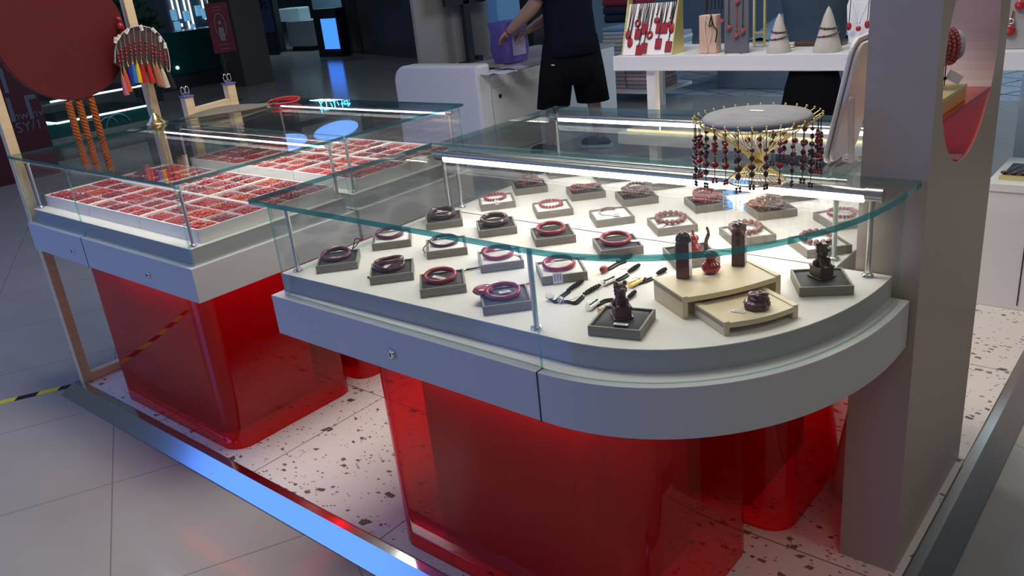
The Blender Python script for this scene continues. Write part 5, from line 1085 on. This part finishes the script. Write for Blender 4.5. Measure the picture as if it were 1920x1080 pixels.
# dark red sign board far left with faint white letters
xs2 = -6.8
t = thing('red_signboard', (xs2, 1.6, FZ), 'dark red floor-standing sign board with faint white lettering', 'sign'); a = at(0, 255, x=xs2); b = at(82, 250, x=xs2)
mb = MB(); mb.box((xs2-.12, a.y-.8, FZ+.001), (xs2, b.y+.05, 2.2)); mb.build('board', M('maroon_panel', (.07, .012, .022), .35), t)
m_let = M('faint_letter', (.11, .12, .16), .5)
def text(s, p, size, rx, mt, parent, name, extr=.004):
    cu = bpy.data.curves.new(name, 'FONT'); cu.body = s; cu.size = size; cu.extrude = extr; cu.materials.append(mt); cu.align_x = 'LEFT'
    o = bpy.data.objects.new(name, cu); COL.objects.link(o); o.rotation_euler = rx
    bpy.context.view_layer.update(); me = bpy.data.meshes.new_from_object(o.evaluated_get(bpy.context.evaluated_depsgraph_get())); o2 = bpy.data.objects.new(name, me); COL.objects.link(o2); o2.rotation_euler = rx
    bpy.data.objects.remove(o); o = o2; o.name = name
    if parent: o.parent = parent; o.location = V(p)-worldloc(parent)
    else: o.location = p
    return o
q = at(20, 228, x=xs2+.005); text('mwmv', q, .11, (PI/2, 0, PI/2), m_let, t, 'small_letters'); q = at(32, 250, x=xs2+.005); text('SY/1', q, .13, (PI/2, 0, PI/2), m_let, t, 'small_letters')
for (px, py) in ((2, 150), (16, 205), (50, 200)):
    q = at(px, py, x=xs2+.005); mb = MB(); mb.box((xs2+.001, q.y, q.z-.12), (xs2+.006, q.y+.035, q.z+.10)); 
    if px == 50: mb.box((xs2+.001, q.y+.035, q.z+.06), (xs2+.006, q.y+.10, q.z+.10))
    mb.build('large_letter', m_let, t)
# near teal glass kiosk with LED edges
xk = -9.2
a, b = at(85, 262, x=xk), at(262, 220, x=xk)
t = thing('teal_counter', (xk-.6, (a.y+b.y)/2, FZ), 'dark teal kiosk counter with glowing glass edges at far left', 'counter')
zt_ = at(150, 205, x=xk).z
mb = MB(); mb.box((xk-1.4, at(82, 215, x=xk).y-.4, FZ+.001), (xk, at(262, 215, x=xk).y+.3, zt_-.12)); mb.build('body', m_teal, t)
y0_, y1_ = at(100, 215, x=xk).y, at(262, 180, x=xk).y+.15
mb = MB(); mb.box((xk-1.2, y0_, zt_-.11), (xk, y1_, zt_+.16)); mb.build('glass_box', m_glass, t)
m_ledw = emis('cool_led', (.75, .95, 1), 1.6)
for z in (zt_-.11, zt_+.15): mb = MB(); mb.tube([(xk+.02, y0_, z), (xk+.02, y1_, z)], .012, 8); mb.build('led_edge', m_ledw, t)
mb = MB(); mb.tube([(xk-1.2, y0_, zt_-.11), (xk+.02, y0_, zt_-.11)], .012, 8); mb.build('led_edge', m_ledw, t)
for (px, r_) in ((205, .22), (172, .15), (224, .30)):
    q = at(px, 238, x=xk+.01); mb = MB(); mb.ring((xk+.012, q.y, q.z), r_*.55, .010, 24, 6, 0, Matrix.Rotation(PI/2, 4, 'Y'), 1, 1, PI*.6, PI*1.5); mb.build('curved_mark', M('cyan_mark', (.10, .30, .33), .4) if px == 205 else bpy.data.materials['cyan_mark'], t)
# rear teal counter
xr = -12.0
t = thing('teal_counter', (xr-.5, 6.6, FZ), 'tall plain teal counter beneath the white LED shelves', 'counter')
q0, q1 = at(262, 62, x=xr), at(432, 150, x=xr)
mb = MB(); mb.box((xr-.8, q0.y+.1, FZ+.25), (xr, q1.y+.15, at(330, 60, x=xr).z)); mb.build('body', m_teal, t)
mb = MB(); mb.box((xr-.75, q0.y+.15, FZ+.001), (xr-.05, q1.y+.1, FZ+.25)); mb.build('kick_base', m_colmn2, t)
q = at(333, 127, x=xr+.02); mb = MB(); mb.ball((q.x, q.y, q.z), .03, 10); mb.build('spot_lamp', m_ledw, t)
# LED shelving behind
xl = -14.5
t = thing('lit_shelving', (xl, 8, FZ), 'dark shelving with bright vertical white LED bars above the teal counter', 'shelving')
a, b = at(285, 0, x=xl), at(400, 60, x=xl)
mb = MB(); mb.box((xl-.3, a.y-.3, FZ+.001), (xl, b.y+.4, 3.6)); mb.build('back_panel', m_shopwall, t)
for (x0, y0, x1, y1) in ((321, 0, 330, 38), (331, 0, 339, 35), (342, 0, 357, 58), (352, 0, 363, 45), (377, 0, 386, 36), (388, 0, 391, 6), (340, 44, 342, 50)):
    p, q = at(x1, y1, x=xl+.03), at(x0, y0, x=xl+.03); 
    if y0 == 0: q = V((p.x, p.y, 2.3))
    mb = MB(); mb.tube([p, V((q.x, p.y, q.z))], .018, 8); mb.build('led_bar', m_ledw, t)
for (px, py) in ((326, 28), (350, 30), (372, 20), (384, 25), (362, 55), (333, 50)):
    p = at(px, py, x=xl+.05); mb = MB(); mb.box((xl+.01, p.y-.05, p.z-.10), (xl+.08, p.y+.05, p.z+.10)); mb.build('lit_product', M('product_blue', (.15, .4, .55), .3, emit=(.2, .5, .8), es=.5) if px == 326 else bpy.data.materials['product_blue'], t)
# plant and hanging clothes
p = Q(248, 30, 12.5); mb = MB(); random.seed(4)
for i in range(90): c_ = p+V((random.gauss(0, .12), random.gauss(0, .16), random.gauss(0, .12))); mb.ball(c_, .09, 6, 0, (1, 1, .6))
pl_ = tag(mb.build('potted_plant', M('leaf_green', (.01, .06, .035), .7)), 'dark green bushy plant behind the tassel stand', 'plant'); mb = MB(); mb.tube([p, V((p.x, p.y, FZ+.3))], .03, 8); mb.build('stem', m_wood, pl_); mb = MB(); mb.lathe([(.15, 0), (.2, .35)], (p.x, p.y, FZ+.001), 16); mb.build('pot', m_colmn2, pl_)
xg = -13.2
for k, px in enumerate((250, 279, 310)):
    p = at(px, 58, x=xg); q = V((xg, p.y, 2.4)); mb = MB(); mb.tube([V((xg, p.y, p.z)), V((xg, p.y, 1.6)), q], [.14, .13, .09], 10); mb.v = [(xg+(v3[0]-xg)*.4, v3[1], v3[2]) for v3 in mb.v]
    tag(mb.build('hanging_coat', M('coat_grey', (.16, .18, .25), .9) if k == 0 else bpy.data.materials['coat_grey']), ['left', 'middle', 'right'][k]+'most grey blue coat hanging left of the LED shelving' if k != 1 else 'middle grey blue coat hanging left of the LED shelving', 'coat', 'grey coats by the shelving')
# red poster
p0 = Q(396, 8, 11.5); p1 = Q(428, 100, 11.5); xo = p0.x
t = thing('hanging_poster', V((xo, p0.y, 1.0)), 'narrow dark red hanging poster with a pale figure emblem', 'poster'); ya, yb3 = at(399, 50, x=xo).y, at(428, 50, x=xo).y+.05; zA, zB = at(410, 100, x=xo).z, at(410, 5, x=xo).z
mb = MB(); mb.box((xo-.03, ya+.05, FZ+.001), (xo-.012, ya+.07, zB)); mb.box((xo-.12, ya-.04, FZ+.0005), (xo+.10, ya+.16, FZ+.02)); mb.build('pole', m_colmn2, t)
mb = MB(); mb.box((xo-.01, ya-.06, zA), (xo, yb3, zB)); mb.build('sheet', M('poster_red', (.17, .012, .03), .5), t)
yc = (ya+yb3)/2-.03; mb = MB(); mb.ring((xo+.004, yc, (zA+zB)/2+.03), .085, .008, 24, 6, 0, Matrix.Rotation(PI/2, 4, 'Y'), 1.9, 1); mb.box((xo+.002, yc-.04, zA+.16), (xo+.006, yc+.04, zA+.34)); mb.ball((xo+.004, yc, zA+.40), .03, 10, 0, (.2, 1, 1)); mb.build('emblem', M('poster_pale', (.22, .22, .22), .6), t)
mb = MB(); [mb.box((xo+.002, yc-.09+.02*(i % 2), z), (xo+.006, yc+.08, z+.012)) for i, z in enumerate((zB-.06, zB-.10, zA+.10, zA+.04))]; mb.build('print_lines', M('poster_rose', (.32, .10, .12), .6), t)
# wide column / wall right of the shops
c0, c1_ = at(660, 110, z=FZ), at(735, 140, z=FZ)
mb = MB(); cc = Q(720, 60, 11.8); struct_pts = [at(652, 98, z=FZ)]
A_ = at(655, 98, z=FZ); B_ = at(860, 118, z=FZ); dd_ = (B_-A_).normalized(); nn_ = V((-dd_.y, dd_.x, 0)); mb.prism([(A_.x, A_.y), (B_.x, B_.y), ((B_+nn_*1.5).x, (B_+nn_*1.5).y), ((A_+nn_*1.5).x, (A_+nn_*1.5).y)], FZ, 4.2)
struct('wall_column', mb, m_colmn)
for k, (px, w_) in enumerate(((660, .16), (678, .12), (694, .10))):
    p = at(px, 100, z=FZ)-nn_*.02; mb = MB(); mb.prism([(p+dd_*0-nn_*.03)[:2], (p+dd_*w_-nn_*.03)[:2], (p+dd_*w_)[:2], p[:2]], FZ+.001, 4.2); struct('trim_%d' % (5+k), mb, m_colmn2)
# brown stone pillar between the shops
p, q = at(440, 160, z=FZ), at(472, 160, z=FZ); mb = MB(); mb.box((p.x-.1, p.y-.10, FZ), (q.x+.05, p.y+.45, 4.2)); struct('wall_pillar', mb, M('brown_stone', (.10, .085, .08), .35, noise=.2, scale=1.5))
YW = 11.2; p, q = at(452, 97, y=YW), at(524, 97, y=YW); mb = MB(); mb.box((p.x-2.5, YW, FZ), (q.x, YW+.08, 4.2)); struct('window_1', mb, M('blue_dark_glass', (.05, .075, .13), .12))
mb = MB(); mb.box((q.x+.001, YW-.05, FZ), (q.x+.16, YW+.1, 4.2)); struct('trim_8', mb, m_colmn2)
YB = YW-.06; pa, pb = at(455, 62, y=YB), at(516, 62, y=YB)
t = thing('blue_banner', ((pa.x+pb.x)/2, YB, 1.0), 'blue banner with a price on the shop front', 'banner'); mb = MB(); mb.box((pa.x, YB, pa.z), (pb.x, YB+.05, 3.4)); mb.build('sheet', M('banner_blue', (.07, .13, .30), .5), t)
text('98', at(474, 16, y=YB-.004), .42, (PI/2, 0, 0), M('banner_ink', (.01, .01, .02), .5), t, 'price_digits'); text('元', at(490, 15, y=YB-.004), .26, (PI/2, 0, 0), bpy.data.materials['banner_ink'], t, 'price_unit')
mb = MB(); YR = YW-.5; qa, qb = at(488, 80, y=YR), at(520, 80, y=YR); zhi = at(505, 62, y=YR).z
for k in range(4): x = qa.x+(qb.x-qa.x)*k/3; mb.tube([(x, YR, FZ+.012), (x, YR, zhi)], .028, 6)
for z in (FZ+.03, zhi): mb.tube([(qa.x, YR, z), (qb.x, YR, z)], .028, 6)
tag(mb.build('metal_rack', m_blackp), 'black tubular rack standing in front of the blue banner', 'rack')
# white shop counter and its lit shelf, kiosk with blue screen
YC = 11.4; pa, pb = at(545, 92, y=YC), at(590, 88, y=YC); t = thing('white_counter', (pa.x, YC, FZ), 'small white counter in the lit shop at centre back', 'counter'); zt_ = at(560, 40, y=YC).z
mb = MB(); mb.box((pa.x, YC, FZ+.10), (pb.x, YC+.8, zt_)); mb.build('body', M('counter_grey', (.36, .42, .46), .5), t); mb = MB(); mb.box((pa.x+.05, YC+.03, FZ+.001), (pb.x-.05, YC+.75, FZ+.10)); mb.build('kick_base', m_blackp, t)
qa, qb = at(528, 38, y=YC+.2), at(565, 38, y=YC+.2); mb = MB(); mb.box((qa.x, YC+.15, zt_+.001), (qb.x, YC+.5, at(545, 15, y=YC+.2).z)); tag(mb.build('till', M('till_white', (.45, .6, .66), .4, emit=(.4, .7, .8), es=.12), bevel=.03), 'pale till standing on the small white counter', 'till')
mb = MB(); mb.box((pa.x-1.5, YC+2, FZ), (pb.x+1.8, YC+2.1, 3.8)); struct('wall_lit_shop', mb, M('lit_wall', (.22, .34, .44), .6))
area('shop_light', ((pa.x+pb.x)/2, YC+.6, 3.2), ((pa.x+pb.x)/2, YC+.9, 0), .8, .8, 45, (.6, .85, 1))
YK = 10.2; ka, kb = at(598, 97, y=YK), at(641, 97, y=YK); t = thing('screen_kiosk', (ka.x, YK, FZ), 'black upright kiosk with a glowing blue screen', 'kiosk'); zt_ = at(615, 16, y=YK).z
mb = MB(); mb.box((ka.x, YK, FZ+.001), (kb.x, YK+.25, zt_)); mb.build('housing', m_blackp, t)
mb = MB(); mb.box((at(605, 60, y=YK).x, YK-.008, at(618, 92, y=YK).z), (at(633, 60, y=YK).x, YK-.001, at(612, 35, y=YK).z)); mb.build('screen', emis('blue_screen', (.05, .22, 1), 1.5), t)
# far backing walls
mb = MB(); mb.box((-24, -6, FZ), (-23.8, 24, 4.5)); struct('wall_left', mb, m_shopwall)
mb = MB(); mb.box((-24, 22, FZ), (-4, 22.2, 4.5)); struct('wall_far', mb, m_shopwall)
# luminous signs on the far gantry, mirrored in the glass tops
t = thing('sign_gantry', (-12.1, 8.7, 3.0), 'dark beam over the far walk carrying two pale blue oval signs and cyan characters', 'sign')
mb = MB(); mb.box((-12.15, 5.5, 2.95), (-12.03, 12.0, 3.05)); mb.box((-12.15, 5.5, FZ), (-12.03, 5.62, 2.95)); mb.box((-12.15, 11.9, FZ), (-12.03, 12.0, 2.95)); mb.build('beam', m_blackp, t)
for y in (8.02, 9.33):
    mb = MB(); mb.lathe([(.56, -.02), (.56, .02)], (-12.0, y, 3.26), 40, 0, .30, 1, Matrix.Rotation(PI/2, 4, 'Y')); mb.build('oval_sign', emis('oval_blue', (.16, .38, 1), 1.9) if y < 9 else bpy.data.materials['oval_blue'], t)
text('灯火城', (-11.98, 8.98, 2.62), .27, (PI/2, 0, PI/2), emis('neon_cyan', (.10, .65, .95), 4), t, 'neon_characters')
t = thing('hanging_screen', (-2.37, 7.4, 3.1), 'small bright blue screen hung high in the textile shop, seen mirrored in the near glass', 'screen')
mb = MB(); mb.box((-2.55, 7.40, 2.95), (-2.20, 7.44, 3.35)); mb.build('housing', m_blackp, t)
mb = MB(); mb.box((-2.53, 7.392, 2.97), (-2.22, 7.399, 3.33)); mb.build('screen', emis('sky_screen', (.12, .42, 1), 3.0), t)
for x in (-2.50, -2.25): mb = MB(); mb.tube([(x, 7.42, 3.35), (x, 7.42, 4.6)], .006, 6); mb.build('hanger', m_steel, t)
